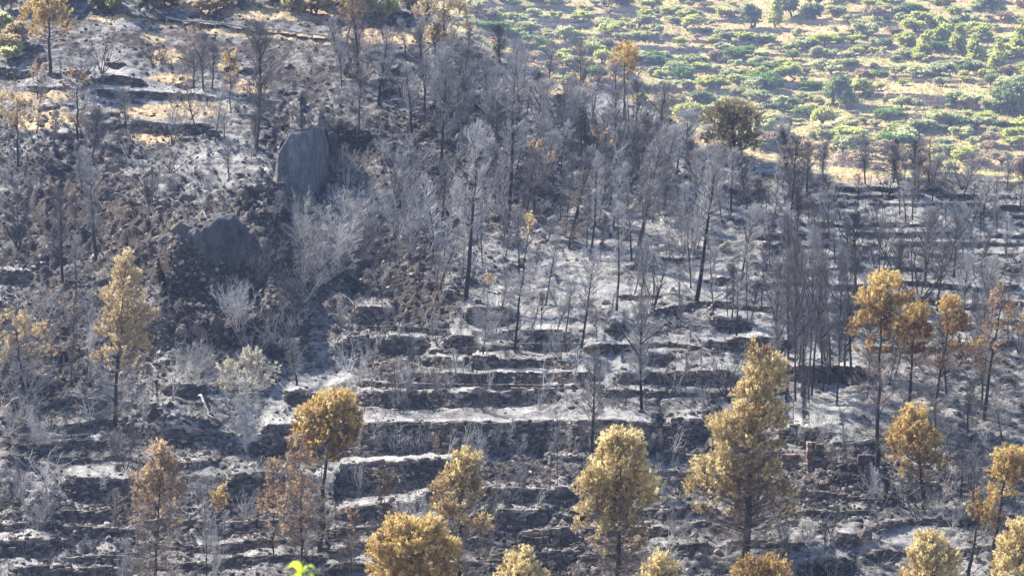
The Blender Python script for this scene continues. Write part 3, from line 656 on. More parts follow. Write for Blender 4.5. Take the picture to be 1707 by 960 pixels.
def bare_bush(seed, H=3.0, W=1.3, stems=8, sub=5, twl=.5, twr=.009, r0=.035, el=(35, 80), fine=4):
    rnd = random.Random(seed); T = []; K = []
    for i in range(stems):
        az = rnd.uniform(0, 6.28); e = R(rnd.uniform(*el)); L = H * rnd.uniform(.65, 1.05) / max(.75, math.sin(e))
        b = chain(T, (rnd.gauss(0, .08), rnd.gauss(0, .08), -.1), sph(az, e), L, 5, r0 * rnd.uniform(.7, 1.2), .008, rnd, .17, .04)
        for m in range(sub):
            a = rnd.uniform(1.2, 5); j = min(int(a), 4); q = b[j] * (1 - (a - j)) + b[j + 1] * (a - j)
            dd = norm(b[j + 1] - b[j]) + np.array([rnd.gauss(0, .55), rnd.gauss(0, .55), rnd.gauss(.1, .35)])
            c = chain(T if m < 2 else K, q, norm(dd), H * .32 * rnd.uniform(.5, 1.2), 3, r0 * .4, twr * .6, rnd, .22, .05)
            for z in range(fine):
                aa = rnd.uniform(.4, 3); jj = min(int(aa), 2); q2 = c[jj] * (1 - (aa - jj)) + c[jj + 1] * (aa - jj)
                d2 = norm(c[jj + 1] - c[jj]) + np.array([rnd.gauss(0, .6), rnd.gauss(0, .6), rnd.gauss(.1, .4)])
                e2 = chain(K, q2, norm(d2), twl * rnd.uniform(.5, 1.1), 2, twr, twr * .45, rnd, .2, .03)
                K.append((e2[1], e2[1] + norm(d2 + np.array([rnd.gauss(0, .6), rnd.gauss(0, .6), .1])) * twl * .5, twr * .7, twr * .35))
    return T, K
def tufts(C, D, k, L, wd, spread, tone, rng, tipw=0.0):
    """k blade triangles at each point of C, fanned about direction D"""
    n = len(C); d = norm(D[:, None, :] + rng.normal(0, spread, (n, k, 3)))
    side = norm(np.cross(d, rng.normal(0, 1, (n, k, 3)))); Lk = L * rng.uniform(.6, 1.2, (n, k, 1))
    b = C[:, None] + d * (-.15 * L) + rng.normal(0, L * .12, (n, k, 3))
    V = np.stack([b - side * wd / 2 * .5 + d * Lk * .0, b + d * Lk * .5 + side * wd / 2, b + d * Lk, b + d * Lk * .5 - side * wd / 2], 2).reshape(-1, 3)
    m = n * k; Fc = np.arange(4 * m).reshape(m, 4)
    T = np.repeat(np.clip(tone[:, None] + rng.normal(0, .07, (n, k)), 0, 1).ravel(), 4)
    return V, Fc, T
def leafy(name, lobes, nclump, k, L, wd, mat, rng, spread=.55, sub=5, tone=(.5, .2), rsub=.16, plume=0.0):
    """foliage of clumps over ellipsoid lobes (x,y,z,rx,ry,rz,weight); uneven, with gaps"""
    wts = np.array([l[6] ** 1.5 * (l[3] * l[5]) for l in lobes]); wts = wts / wts.sum(); Cs = []; Ds = []; Ts = []
    for l, wq in zip(lobes, wts):
        n = max(3, int(nclump * wq)); d = norm(rng.normal(0, 1, (n, 3))); d[:, 2] = np.where(d[:, 2] < -.35, -d[:, 2], d[:, 2])
        rad = rng.uniform(.62, 1.03, (n, 1)) ** .8
        c = np.array(l[:3]) + d * rad * np.array(l[3:6]); tn = rng.normal(tone[0], tone[1], n) + (l[7] if len(l) > 7 else 0)
        av = rsub * (l[3] + l[5]) ** .5
        cc = c[:, None] + rng.normal(0, 1, (n, sub, 3)) * av * .55
        dd = norm(d[:, None] * .7 + np.array([0, 0, .55]) + rng.normal(0, .35, (n, sub, 3)))
        if plume:
            ax = norm(d * np.array([.75, .75, .5]) + np.array([.12, 0, .75]) + rng.normal(0, .22, (n, 3)))
            cc = c[:, None] + ax[:, None] * (np.linspace(-.5, .8, sub)[None, :, None] * plume) + rng.normal(0, 1, (n, sub, 3)) * plume * .16
            dd = norm(ax[:, None] + rng.normal(0, .22, (n, sub, 3)))
        Cs.append(cc.reshape(-1, 3)); Ds.append(dd.reshape(-1, 3)); Ts.append(np.repeat(tn, sub))
    C = np.concatenate(Cs); D = np.concatenate(Ds); T = np.clip(np.concatenate(Ts), 0, 1)
    V, Fc, A = tufts(C, D, k, L, wd, spread, T, rng)
    return mesh_np(name, V, Fc, mat, {'tone': A})

# ------------------------------------------------------------------ scorched pines, each with its own crown
def hero(label, base, top, lobes, mat='yellow', tr=0.16, ground=None, clump=9, tw='twigbrown', low=0, name='scorched_pine', tone=0.5, group='scorched pines', cat='tree', k=9, twn=1.0, bark='trunk', fine=1.0):
    """base/top in photo pixels; lobes (u, v, ru, rv[, density, tone shift])"""
    rnd = random.Random(hash(label) % 99991 if False else sum(map(ord, label))); rng = np.random.default_rng(sum(map(ord, label)))
    b = at(*base); r = b.y; k_ = r / F
    def loc(u, v): return np.array([(u - base[0]) * k_, 0, (base[1] - v) * k_])
    th = thing(name, b, label, cat, group)
    T = []; K = []; H = (base[1] - top[1]) * k_; dx = (top[0] - base[0]) * k_
    n = 12; prev = np.array([0, 0, -.4]); tp = [prev]
    for i in range(1, n + 1):
        t = i / n; q = np.array([dx * t ** 1.2 + rnd.gauss(0, .04) * (1 if i < n else 0), rnd.gauss(0, .05), H * t]); T.append((tp[-1], q, tr * (1 - .9 * (i - 1) / n), tr * (1 - .9 * t))); tp.append(q)
    LB = []
    for l in lobes:
        u, v, ru, rv = l[:4]; dn = l[4] if len(l) > 4 else 1.0; ts = l[5] if len(l) > 5 else 0.0
        c = loc(u, v); c[1] = rnd.uniform(-.35, .35) * ru * k_
        ry = ru * k_ * rnd.uniform(.8, 1.0)
        LB.append((*c, ru * k_, ry, rv * k_, dn, ts))
        # limbs carrying the clumps of this lobe
        nl = max(4, int(ru * rv / 110))
        for q in range(nl):
            d = norm(np.array([rnd.gauss(0, 1), rnd.gauss(0, 1), rnd.gauss(.2, .8)])); e = c + d * np.array([ru * k_, ry, rv * k_]) * rnd.uniform(.5, .98)
            hz = min(max((e[2] - abs(e[0]) * .45) / H, .12), .97); j = min(int(hz * n), n - 1); s = tp[j] + (tp[j + 1] - tp[j]) * (hz * n - j)
            mid = (s + e) / 2 + np.array([rnd.gauss(0, .1), rnd.gauss(0, .1), -.08]); 
            T.append((s, mid, .035, .022)); T.append((mid, e, .022, .008))
            for z in range(int(5 * twn)):
                a = rnd.uniform(.2, 1); p = mid + (e - mid) * a; dd = norm(e - s) + np.array([rnd.gauss(0, .6), rnd.gauss(0, .6), rnd.gauss(.2, .5)])
                ch = chain(K, p, norm(dd), rnd.uniform(.3, .75), 2, .010, .005, rnd, .25, .08)
                K.append((ch[1], ch[1] + norm(dd + np.array([rnd.gauss(0, .7), rnd.gauss(0, .7), .2])) * rnd.uniform(.2, .45), .007, .004))
    # dead lower branches
    for q in range(int(low * 1.5)):
        hz = rnd.uniform(.1, .62); j = int(hz * n); s = tp[j]; az = rnd.uniform(0, 6.28)
        L = rnd.uniform(.8, 2.2) * (H / 10); bp = chain(T, s, sph(az, R(rnd.uniform(0, 30))), L, 4, .025, .008, rnd, .16, .05)
        for z in range(15):
            a = rnd.uniform(.8, 4); jj = min(int(a), 3); p = bp[jj] + (bp[jj + 1] - bp[jj]) * (a - jj); dd = norm(bp[jj + 1] - bp[jj]) + np.array([rnd.gauss(0, .7), rnd.gauss(0, .7), rnd.gauss(.1, .5)])
            ch = chain(K, p, norm(dd), rnd.uniform(.3, .8), 2, .011, .005, rnd, .25, .02)
            for y in range(3): K.append((ch[1], ch[1] + norm(dd + np.array([rnd.gauss(0, .8), rnd.gauss(0, .8), rnd.gauss(0, .5)])) * rnd.uniform(.2, .5), .006, .003))
    link('trunk', tube_mesh('trunk', T, M[bark], 6), th)
    if K: link('branches', tube_mesh('branches', K, M[tw], 3), th)['kind'] = 'stuff'
    area = sum(l[2] * l[3] * (l[4] if len(l) > 4 else 1) ** 1.5 for l in lobes)
    link('crown', leafy('crown', LB, int(area * clump / 100), k, .26 * fine, .055 * fine, M[mat], rng, .45, 7, (tone - .03, .24), .2, .5), th)['kind'] = 'stuff'
    return th
heroes = [
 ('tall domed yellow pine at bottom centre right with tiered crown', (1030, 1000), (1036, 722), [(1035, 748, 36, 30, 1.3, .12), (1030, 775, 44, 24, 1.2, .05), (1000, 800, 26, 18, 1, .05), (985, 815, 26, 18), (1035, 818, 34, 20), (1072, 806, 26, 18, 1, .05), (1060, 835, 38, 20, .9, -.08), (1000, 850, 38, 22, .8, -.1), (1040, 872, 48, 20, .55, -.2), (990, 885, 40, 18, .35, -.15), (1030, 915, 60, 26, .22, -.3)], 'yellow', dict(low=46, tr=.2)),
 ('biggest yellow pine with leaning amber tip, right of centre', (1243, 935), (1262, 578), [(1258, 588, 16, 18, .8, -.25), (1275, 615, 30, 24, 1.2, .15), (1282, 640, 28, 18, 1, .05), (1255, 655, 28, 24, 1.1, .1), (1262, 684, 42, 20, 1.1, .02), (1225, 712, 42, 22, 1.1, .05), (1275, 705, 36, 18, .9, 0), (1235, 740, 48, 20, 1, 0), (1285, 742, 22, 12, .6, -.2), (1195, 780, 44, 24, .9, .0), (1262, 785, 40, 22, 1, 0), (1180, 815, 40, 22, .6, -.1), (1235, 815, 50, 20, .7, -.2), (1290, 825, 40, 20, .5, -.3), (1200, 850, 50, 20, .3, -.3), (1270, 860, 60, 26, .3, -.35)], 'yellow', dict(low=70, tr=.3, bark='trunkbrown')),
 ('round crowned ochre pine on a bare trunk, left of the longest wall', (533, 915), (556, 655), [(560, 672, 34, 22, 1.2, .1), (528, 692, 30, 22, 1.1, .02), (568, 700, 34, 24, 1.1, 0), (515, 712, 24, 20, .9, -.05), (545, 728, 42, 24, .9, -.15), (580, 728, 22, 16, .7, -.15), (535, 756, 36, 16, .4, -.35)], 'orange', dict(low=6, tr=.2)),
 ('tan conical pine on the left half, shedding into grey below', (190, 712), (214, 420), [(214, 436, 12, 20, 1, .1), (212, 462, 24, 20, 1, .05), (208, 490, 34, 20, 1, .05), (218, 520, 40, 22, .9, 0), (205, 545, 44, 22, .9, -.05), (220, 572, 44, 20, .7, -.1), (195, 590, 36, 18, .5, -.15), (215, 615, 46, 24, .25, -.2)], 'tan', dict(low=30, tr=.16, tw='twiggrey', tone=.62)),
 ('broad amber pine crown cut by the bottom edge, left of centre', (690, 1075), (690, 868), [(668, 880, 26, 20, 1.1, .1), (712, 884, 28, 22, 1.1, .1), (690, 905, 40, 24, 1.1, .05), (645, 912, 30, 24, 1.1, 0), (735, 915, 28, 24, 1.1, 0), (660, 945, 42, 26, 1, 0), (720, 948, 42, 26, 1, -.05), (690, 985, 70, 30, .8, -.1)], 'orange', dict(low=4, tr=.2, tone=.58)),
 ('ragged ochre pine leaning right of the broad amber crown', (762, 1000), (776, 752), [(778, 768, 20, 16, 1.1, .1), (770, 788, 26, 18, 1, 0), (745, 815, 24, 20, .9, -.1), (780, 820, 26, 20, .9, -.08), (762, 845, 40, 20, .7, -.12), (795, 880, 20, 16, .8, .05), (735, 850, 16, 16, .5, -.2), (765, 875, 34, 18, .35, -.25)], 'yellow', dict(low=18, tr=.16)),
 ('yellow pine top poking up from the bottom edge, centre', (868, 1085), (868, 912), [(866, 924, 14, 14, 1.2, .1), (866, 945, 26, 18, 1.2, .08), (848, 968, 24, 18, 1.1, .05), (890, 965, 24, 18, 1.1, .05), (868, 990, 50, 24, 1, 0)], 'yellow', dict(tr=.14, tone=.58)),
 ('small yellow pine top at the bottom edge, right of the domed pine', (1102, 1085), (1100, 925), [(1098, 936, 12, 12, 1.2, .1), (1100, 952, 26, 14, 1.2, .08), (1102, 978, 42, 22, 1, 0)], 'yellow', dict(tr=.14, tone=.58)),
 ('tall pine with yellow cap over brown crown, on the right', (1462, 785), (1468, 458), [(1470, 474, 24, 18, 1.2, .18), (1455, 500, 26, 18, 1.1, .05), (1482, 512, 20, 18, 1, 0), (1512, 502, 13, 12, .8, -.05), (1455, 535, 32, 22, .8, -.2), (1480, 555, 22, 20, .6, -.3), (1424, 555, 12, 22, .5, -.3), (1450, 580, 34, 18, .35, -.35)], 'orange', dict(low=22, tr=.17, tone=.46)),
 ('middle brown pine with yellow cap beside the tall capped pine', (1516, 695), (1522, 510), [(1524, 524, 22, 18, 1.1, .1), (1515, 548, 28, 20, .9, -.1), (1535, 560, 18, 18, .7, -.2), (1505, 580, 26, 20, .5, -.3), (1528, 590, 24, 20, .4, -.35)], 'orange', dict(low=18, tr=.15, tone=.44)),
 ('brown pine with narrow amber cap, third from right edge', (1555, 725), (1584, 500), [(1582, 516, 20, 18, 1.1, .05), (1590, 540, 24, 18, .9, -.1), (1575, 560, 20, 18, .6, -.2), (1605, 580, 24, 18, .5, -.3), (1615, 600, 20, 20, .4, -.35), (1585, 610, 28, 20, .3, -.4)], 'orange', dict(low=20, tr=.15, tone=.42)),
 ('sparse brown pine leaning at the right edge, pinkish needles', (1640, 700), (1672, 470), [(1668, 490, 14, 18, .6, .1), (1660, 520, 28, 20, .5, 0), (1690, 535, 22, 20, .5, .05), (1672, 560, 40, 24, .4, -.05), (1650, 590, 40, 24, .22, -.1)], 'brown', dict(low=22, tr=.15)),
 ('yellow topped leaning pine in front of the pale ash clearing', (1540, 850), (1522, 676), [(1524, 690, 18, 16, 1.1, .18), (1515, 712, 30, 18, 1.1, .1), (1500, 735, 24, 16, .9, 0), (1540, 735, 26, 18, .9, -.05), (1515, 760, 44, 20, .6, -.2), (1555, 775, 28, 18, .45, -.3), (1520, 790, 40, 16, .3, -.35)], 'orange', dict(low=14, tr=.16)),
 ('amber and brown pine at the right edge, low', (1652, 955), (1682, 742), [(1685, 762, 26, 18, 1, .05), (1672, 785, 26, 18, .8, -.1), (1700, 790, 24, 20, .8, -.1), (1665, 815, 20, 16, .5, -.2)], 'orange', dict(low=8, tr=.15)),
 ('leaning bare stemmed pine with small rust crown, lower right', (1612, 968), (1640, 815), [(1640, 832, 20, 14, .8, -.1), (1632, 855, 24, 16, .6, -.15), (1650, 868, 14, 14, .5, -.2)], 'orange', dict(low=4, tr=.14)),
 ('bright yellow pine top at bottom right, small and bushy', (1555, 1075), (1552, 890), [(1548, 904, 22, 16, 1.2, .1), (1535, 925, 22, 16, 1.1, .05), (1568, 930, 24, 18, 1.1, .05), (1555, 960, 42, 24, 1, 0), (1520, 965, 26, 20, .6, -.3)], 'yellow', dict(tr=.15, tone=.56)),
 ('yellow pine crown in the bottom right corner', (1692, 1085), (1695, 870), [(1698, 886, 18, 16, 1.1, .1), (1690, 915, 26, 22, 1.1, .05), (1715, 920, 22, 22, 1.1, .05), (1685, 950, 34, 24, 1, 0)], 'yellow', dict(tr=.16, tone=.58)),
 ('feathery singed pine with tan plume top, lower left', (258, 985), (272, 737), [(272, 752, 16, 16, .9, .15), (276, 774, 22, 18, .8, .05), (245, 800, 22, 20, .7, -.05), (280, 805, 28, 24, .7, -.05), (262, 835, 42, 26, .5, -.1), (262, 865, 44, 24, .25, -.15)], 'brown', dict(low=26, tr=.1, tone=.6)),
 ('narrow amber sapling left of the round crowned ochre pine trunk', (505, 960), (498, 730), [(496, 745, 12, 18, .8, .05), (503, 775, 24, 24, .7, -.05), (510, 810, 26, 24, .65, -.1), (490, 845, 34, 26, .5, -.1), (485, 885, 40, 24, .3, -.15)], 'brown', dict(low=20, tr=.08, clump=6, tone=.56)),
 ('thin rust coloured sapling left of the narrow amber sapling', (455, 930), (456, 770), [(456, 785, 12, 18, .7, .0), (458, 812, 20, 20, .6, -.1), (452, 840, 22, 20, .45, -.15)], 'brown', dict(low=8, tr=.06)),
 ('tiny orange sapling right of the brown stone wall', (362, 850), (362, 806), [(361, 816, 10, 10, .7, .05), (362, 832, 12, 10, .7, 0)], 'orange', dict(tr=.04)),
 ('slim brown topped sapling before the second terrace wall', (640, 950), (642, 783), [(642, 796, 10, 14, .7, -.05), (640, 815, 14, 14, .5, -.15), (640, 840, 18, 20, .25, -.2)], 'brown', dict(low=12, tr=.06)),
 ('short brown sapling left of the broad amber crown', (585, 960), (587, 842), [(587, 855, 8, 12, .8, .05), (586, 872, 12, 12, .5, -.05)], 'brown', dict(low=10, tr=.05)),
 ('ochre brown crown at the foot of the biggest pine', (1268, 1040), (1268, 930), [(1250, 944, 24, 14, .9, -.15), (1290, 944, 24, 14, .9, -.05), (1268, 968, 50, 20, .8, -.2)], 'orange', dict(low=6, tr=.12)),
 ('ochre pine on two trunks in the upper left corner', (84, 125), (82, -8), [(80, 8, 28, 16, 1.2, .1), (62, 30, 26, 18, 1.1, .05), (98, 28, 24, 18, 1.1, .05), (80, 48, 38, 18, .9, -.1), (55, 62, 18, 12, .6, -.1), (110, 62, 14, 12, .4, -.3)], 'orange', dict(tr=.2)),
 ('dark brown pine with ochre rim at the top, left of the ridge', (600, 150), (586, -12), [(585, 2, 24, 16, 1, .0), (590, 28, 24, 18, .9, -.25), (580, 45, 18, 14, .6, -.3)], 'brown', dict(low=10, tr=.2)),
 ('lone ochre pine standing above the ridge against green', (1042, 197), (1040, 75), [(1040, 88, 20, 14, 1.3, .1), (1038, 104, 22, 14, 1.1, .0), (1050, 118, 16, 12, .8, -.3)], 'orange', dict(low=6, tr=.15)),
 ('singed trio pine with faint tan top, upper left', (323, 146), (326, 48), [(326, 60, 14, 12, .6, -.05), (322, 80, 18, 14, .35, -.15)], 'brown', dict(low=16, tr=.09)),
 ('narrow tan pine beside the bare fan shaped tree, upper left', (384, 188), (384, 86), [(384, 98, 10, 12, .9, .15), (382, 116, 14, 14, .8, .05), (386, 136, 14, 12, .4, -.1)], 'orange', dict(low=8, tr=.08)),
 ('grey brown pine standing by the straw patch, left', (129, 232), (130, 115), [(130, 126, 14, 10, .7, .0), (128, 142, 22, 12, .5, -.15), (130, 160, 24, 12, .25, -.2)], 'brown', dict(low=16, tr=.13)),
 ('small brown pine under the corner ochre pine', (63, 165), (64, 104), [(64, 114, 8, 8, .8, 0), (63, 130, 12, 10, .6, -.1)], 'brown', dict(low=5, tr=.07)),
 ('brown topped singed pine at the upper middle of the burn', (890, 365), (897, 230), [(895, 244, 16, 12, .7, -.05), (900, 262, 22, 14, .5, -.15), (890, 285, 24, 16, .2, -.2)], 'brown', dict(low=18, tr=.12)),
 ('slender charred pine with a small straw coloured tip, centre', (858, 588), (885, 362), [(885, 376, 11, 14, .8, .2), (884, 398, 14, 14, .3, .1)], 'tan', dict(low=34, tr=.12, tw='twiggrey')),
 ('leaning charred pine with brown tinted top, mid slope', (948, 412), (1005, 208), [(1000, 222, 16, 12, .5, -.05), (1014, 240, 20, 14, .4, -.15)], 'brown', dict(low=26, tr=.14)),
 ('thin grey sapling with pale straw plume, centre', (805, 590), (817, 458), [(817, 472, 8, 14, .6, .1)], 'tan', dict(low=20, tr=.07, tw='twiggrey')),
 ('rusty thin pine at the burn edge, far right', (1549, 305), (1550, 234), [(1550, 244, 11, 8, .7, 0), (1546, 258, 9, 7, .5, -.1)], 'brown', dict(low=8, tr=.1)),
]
for lab, b_, t_, lb, m_, kw in heroes: hero(lab, b_, t_, lb, m_, **kw)
# singed broadleaf trees and bushes near the burn
hero('forked ashen tree with dusty tan crown, lower left centre', (410, 750), (412, 585), [(412, 600, 26, 16, .6, .1), (385, 615, 22, 16, .5, 0), (440, 620, 24, 18, .5, 0), (412, 635, 40, 20, .35, 0), (390, 650, 24, 16, .25, 0)], 'ashleaf', low=24, tr=.15, tw='twigpale', name='ashen_tree', group='singed broadleaf trees', bark='trunkpale', twn=2)
hero('dusty olive tan tree at the left edge, upper part', (30, 275), (30, 158), [(15, 172, 26, 14, 1, .1), (45, 182, 22, 14, .9, .05), (5, 200, 26, 18, .8, 0), (38, 205, 28, 16, .7, -.05)], 'tan', tr=.12, name='singed_tree', group='singed broadleaf trees')
hero('low dusty tan bush at the left edge, lower half', (35, 640), (30, 520), [(20, 545, 32, 22, .5, 0), (55, 570, 36, 24, .5, .05), (10, 590, 36, 26, .5, 0), (70, 600, 30, 20, .4, 0)], 'tan', tr=.1, low=10, tw='twiggrey', name='singed_tree', group='singed broadleaf trees')
hero('big half singed oak on the edge of the burn', (1222, 262), (1222, 166), [(1222, 182, 32, 14, 1.2, .1), (1195, 196, 24, 16, 1.1, .05), (1245, 200, 22, 18, 1.1, 0), (1222, 215, 34, 18, .9, -.15), (1245, 228, 18, 14, .8, -.2), (1200, 232, 26, 14, .9, -.1), (1240, 244, 24, 11, .8, -.15), (1214, 250, 26, 10, .8, -.15)], 'oakburnt', tr=.3, name='singed_oak', group='singed broadleaf trees', clump=12)
hero('olive tan tree on the ridge line at the top', (742, 90), (740, -5), [(735, 8, 36, 14, 1, .05), (760, 24, 24, 16, .9, 0), (715, 30, 28, 14, .8, 0), (745, 45, 30, 12, .6, -.05)], 'tan', tr=.2, name='singed_tree', group='singed broadleaf trees')
hero('pale tan bush below the ridge line tree', (725, 105), (725, 42), [(712, 60, 24, 12, 1, .1), (742, 66, 22, 12, 1, .05)], 'tan', tr=.08, name='singed_tree', group='singed broadleaf trees')

# ------------------------------------------------------------------ shared charred trees and brush
def norm_mesh(name, segs, H, mat, n): return tube_mesh(name, [(np.array(a) / H, np.array(b) / H, c / H, d / H) for a, b, c, d in segs], mat, n)
PROTO = {}
def mk_proto(key, variants):
    PROTO[key] = []
    for (T, K), H, W, m1, m2 in variants:
        PROTO[key].append((norm_mesh('trunk', T, H, M[m1], 5), norm_mesh('crown', K, H, M[m2], 3), W / H))
tw = ['twiggrey', 'twiggrey', 'twigdark', 'twigdark', 'twiggrey', 'twiggrey']
mk_proto('pine', [(bare_pine(100 + i, 9, 1.5 + .15 * (i % 3), .34 + .06 * (i % 3), 46, (5, 40), .12, 13), 9, 1.6, 'trunk', tw[i]) for i in range(6)])
mk_proto('fan', [(bare_pine(130 + i, 9, 1.35, .3, 58, (32, 62), .1, 12, .13, .7, .011, True), 9, 1.3, 'trunk', ['twiggrey', 'twigdark', 'twiggrey', 'twigdark'][i]) for i in range(4)])
mk_proto('spread', [(bare_bush(150 + i, 5, 2.4, 7, 9, .8, .012, .07, (35, 75), 5), 5, 2.4, 'trunk', ['twigdark', 'twigdark', 'twiggrey'][i]) for i in range(3)])
mk_proto('sapling', [(bare_pine(170 + i, 4, .55, .25, 26, (30, 60), .1, 5, .04, .35, .008), 4, .6, 'trunk', ['twiggrey', 'twigpale', 'twigdark', 'twigbrown'][i]) for i in range(4)])
mk_proto('brush', [(bare_bush(190 + i, 3, 1.5, 12, 7, .55, .011, .035, (25, 85), 5), 3, 1.6, 'trunkpale' if i < 3 else 'trunk', ['twigpale', 'twiggrey', 'twigpale', 'twiggrey', 'twigdark'][i]) for i in range(5)])
mk_proto('whip', [(bare_bush(210 + i, 2.6, .6, 6, 3, .4, .009, .03, (64, 88), 2), 2.6, .7, 'trunkpale' if i < 2 else 'trunk', ['twigpale', 'twigpale', 'twiggrey'][i]) for i in range(3)])
def place(kind, base, top, width, label, cat='tree', group=None, name=None, var=None, rnd=random, fn=at):
    b = fn(*base); k_ = b.y / F
    L = math.hypot(base[1] - top[1], top[0] - base[0]) * k_; ang = math.atan2(top[0] - base[0], base[1] - top[1])
    pr = PROTO[kind][var if var is not None else rnd.randrange(len(PROTO[kind]))]
    s = (width * k_ / 2) / (pr[2] * L) if width else 1.0; s = min(max(s, .6), 1.9)
    name = 'burnt_pine' if kind in ('pine',) and name in (None, 'burnt_tree') else name
    th = thing(name or 'burnt_tree', b - Vector((0, 0, .05)), label, cat, group)
    th.rotation_euler = Matrix.Rotation(ang, 3, 'Y').to_4x4().to_3x3().__matmul__(Matrix.Rotation(rnd.uniform(0, 6.28), 3, 'Z')).to_euler()
    th.scale = (L * s, L * s, L)
    link('trunk', pr[0], th)
    if len(pr[1].vertices) > 8: link('crown' if cat == 'tree' else 'twigs', pr[1], th)['kind'] = 'stuff'
    return th
BT = [
 ('pine', (775, 500), (794, 215), 92, 'tallest charred pine at mid slope, pale twig crown on thick black trunk', 1),
 ('pine', (845, 380), (868, 76), 84, 'very tall black pine reaching up to the ridge, upper centre', 0),
 ('pine', (733, 292), (760, 118), 62, 'leaning black pine between the rock block and the ridge', 2),
 ('pine', (631, 176), (643, 52), 52, 'straight black pine beside the ash topped wall near the ridge', 0),
 ('pine', (967, 192), (972, 74), 40, 'lone black trunk standing clear on the ridge against green', 2),
 ('spread', (778, 128), (782, 42), 62, 'wide crowned bare tree on the ridge, left of the green slope', 0),
 ('fan', (832, 118), (834, 46), 50, 'upright bare tree on the ridge next to the wide crowned one', 1),
 ('pine', (984, 432), (1012, 262), 46, 'thin leaning pine right beside the brown tinted leaner', 1),
 ('pine', (1059, 448), (1102, 222), 86, 'long trunked pine leaning right, upper right of centre', 3),
 ('pine', (1160, 505), (1190, 250), 84, 'black pine leaning right over the white ash patch', 1),
 ('pine', (1310, 400), (1326, 238), 72, 'slim leaning pine on the ash bank, right of centre', 3),
 ('spread', (1531, 505), (1528, 335), 128, 'stout forked black tree above the yellow capped pines', 0),
 ('pine', (965, 595), (977, 425), 52, 'slim charred pine right of the straw tipped one', 5),
 ('pine', (1028, 518), (1047, 345), 48, 'slim pine leaning right below the long trunked pine', 1),
 ('spread', (1088, 520), (1092, 395), 62, 'crooked black tree with open crown right of the slim leaner', 1),
 ('fan', (1070, 684), (1076, 512), 66, 'pair stemmed grey tree on the middle terraces', 0),
 ('pine', (980, 785), (992, 588), 78, 'charred pine in front of the right end of the longest wall', 3),
 ('fan', (428, 250), (440, 56), 84, 'bare fan shaped pine beside the narrow tan pine, upper left', 1),
 ('spread', (170, 122), (190, 52), 60, 'spreading black tree on the bare brow, upper left', 1),
 ('spread', (284, 290), (284, 228), 54, 'black stumpy shrub with forked twigs above the rock face', 0),
 ('fan', (340, 152), (342, 62), 40, 'middle stem of the singed trio, upper left', 0),
 ('fan', (354, 150), (360, 78), 34, 'right stem of the singed trio, upper left', 1),
 ('spread', (1216, 668), (1214, 565), 62, 'round grey bush tree left of the biggest pine', 2),
 ('spread', (136, 135), (130, 82), 60, 'grey bare tree right of the corner ochre pine', 2),
 ('fan', (210, 205), (209, 150), 34, 'little bare tree at the left end of the curved wall', 0),
 ('sapling', (1416, 790), (1404, 680), 24, 'thin leaning stem between the ruined pillar and rock pinnacle', 2),
 ('sapling', (1246, 530), (1252, 440), 30, 'thin upright stem at the right of the white ash patch', 2),
 ('sapling', (928, 815), (928, 690), 26, 'thin grey stem below the right end of the longest wall', 0),
 ('sapling', (770, 880), (772, 735), 40, 'tall grey sapling behind the ragged ochre pine', 0),
 ('sapling', (884, 556), (896, 490), 24, 'small dark stem just right of the straw tipped pine base', 2),
 ('sapling', (900, 556), (908, 495), 22, 'second small dark stem right of the straw tipped pine base', 2),
 ('pine', (126, 502), (130, 395), 46, 'short charred pine left above the tan conical pine', 0),
 ('pine', (104, 475), (88, 330), 56, 'leaning charred pine on the left slope', 2),
 ('spread', (30, 420), (25, 300), 90, 'open crowned black tree at the left edge, mid height', 1),
 ('pine', (160, 440), (150, 290), 60, 'black pine on the left slope right of the leaner', 0),
 ('sapling', (118, 645), (126, 500), 30, 'thin tan stem left of the conical pine', 3),
 ('fan', (495, 640), (498, 565), 44, 'small grey bare tree below the sooty rock face', 2),
 ('pine', (686, 225), (692, 105), 50, 'charred pine on the slope left of the rock block', 1),
 ('pine', (595, 235), (604, 120), 50, 'grey charred pine above the head of the gully', 3),
 ('pine', (820, 285), (830, 170), 56, 'charred pine left of the very tall black pine', 3),
 ('spread', (1465, 690), (1463, 610), 40, 'low dark dead growth at the foot of the tall capped pine', 1),
 ('sapling', (345, 965), (347, 830), 40, 'bare grey sapling right of the feathery singed pine', 1),
]
for kd_, b_, t_, w_, lab, vr in BT: place(kd_, b_, t_, w_, lab, 'tree', 'charred bare trees', 'burnt_tree', vr, random.Random(sum(map(ord, lab))))
cl = [(1313, 655, 1318, 430), (1326, 668, 1322, 415), (1336, 660, 1342, 420), (1347, 665, 1349, 400), (1353, 655, 1365, 432), (1372, 650, 1376, 445), (1395, 672, 1397, 430), (1383, 640, 1385, 425), (1420, 640, 1416, 420), (1300, 640, 1296, 445)]
cl.sort()
for k, q in enumerate(cl): place('pine' if k % 2 else 'fan', q[:2], q[2:], 46 - 4 * (k % 3), 'slender grey burnt tree, %s from the left in the cluster by the biggest pine' % ordinal(k), 'tree', 'slender burnt trees in the right hand cluster', 'burnt_tree', [0, 2, 3, 1][k % 4], random.Random(k))
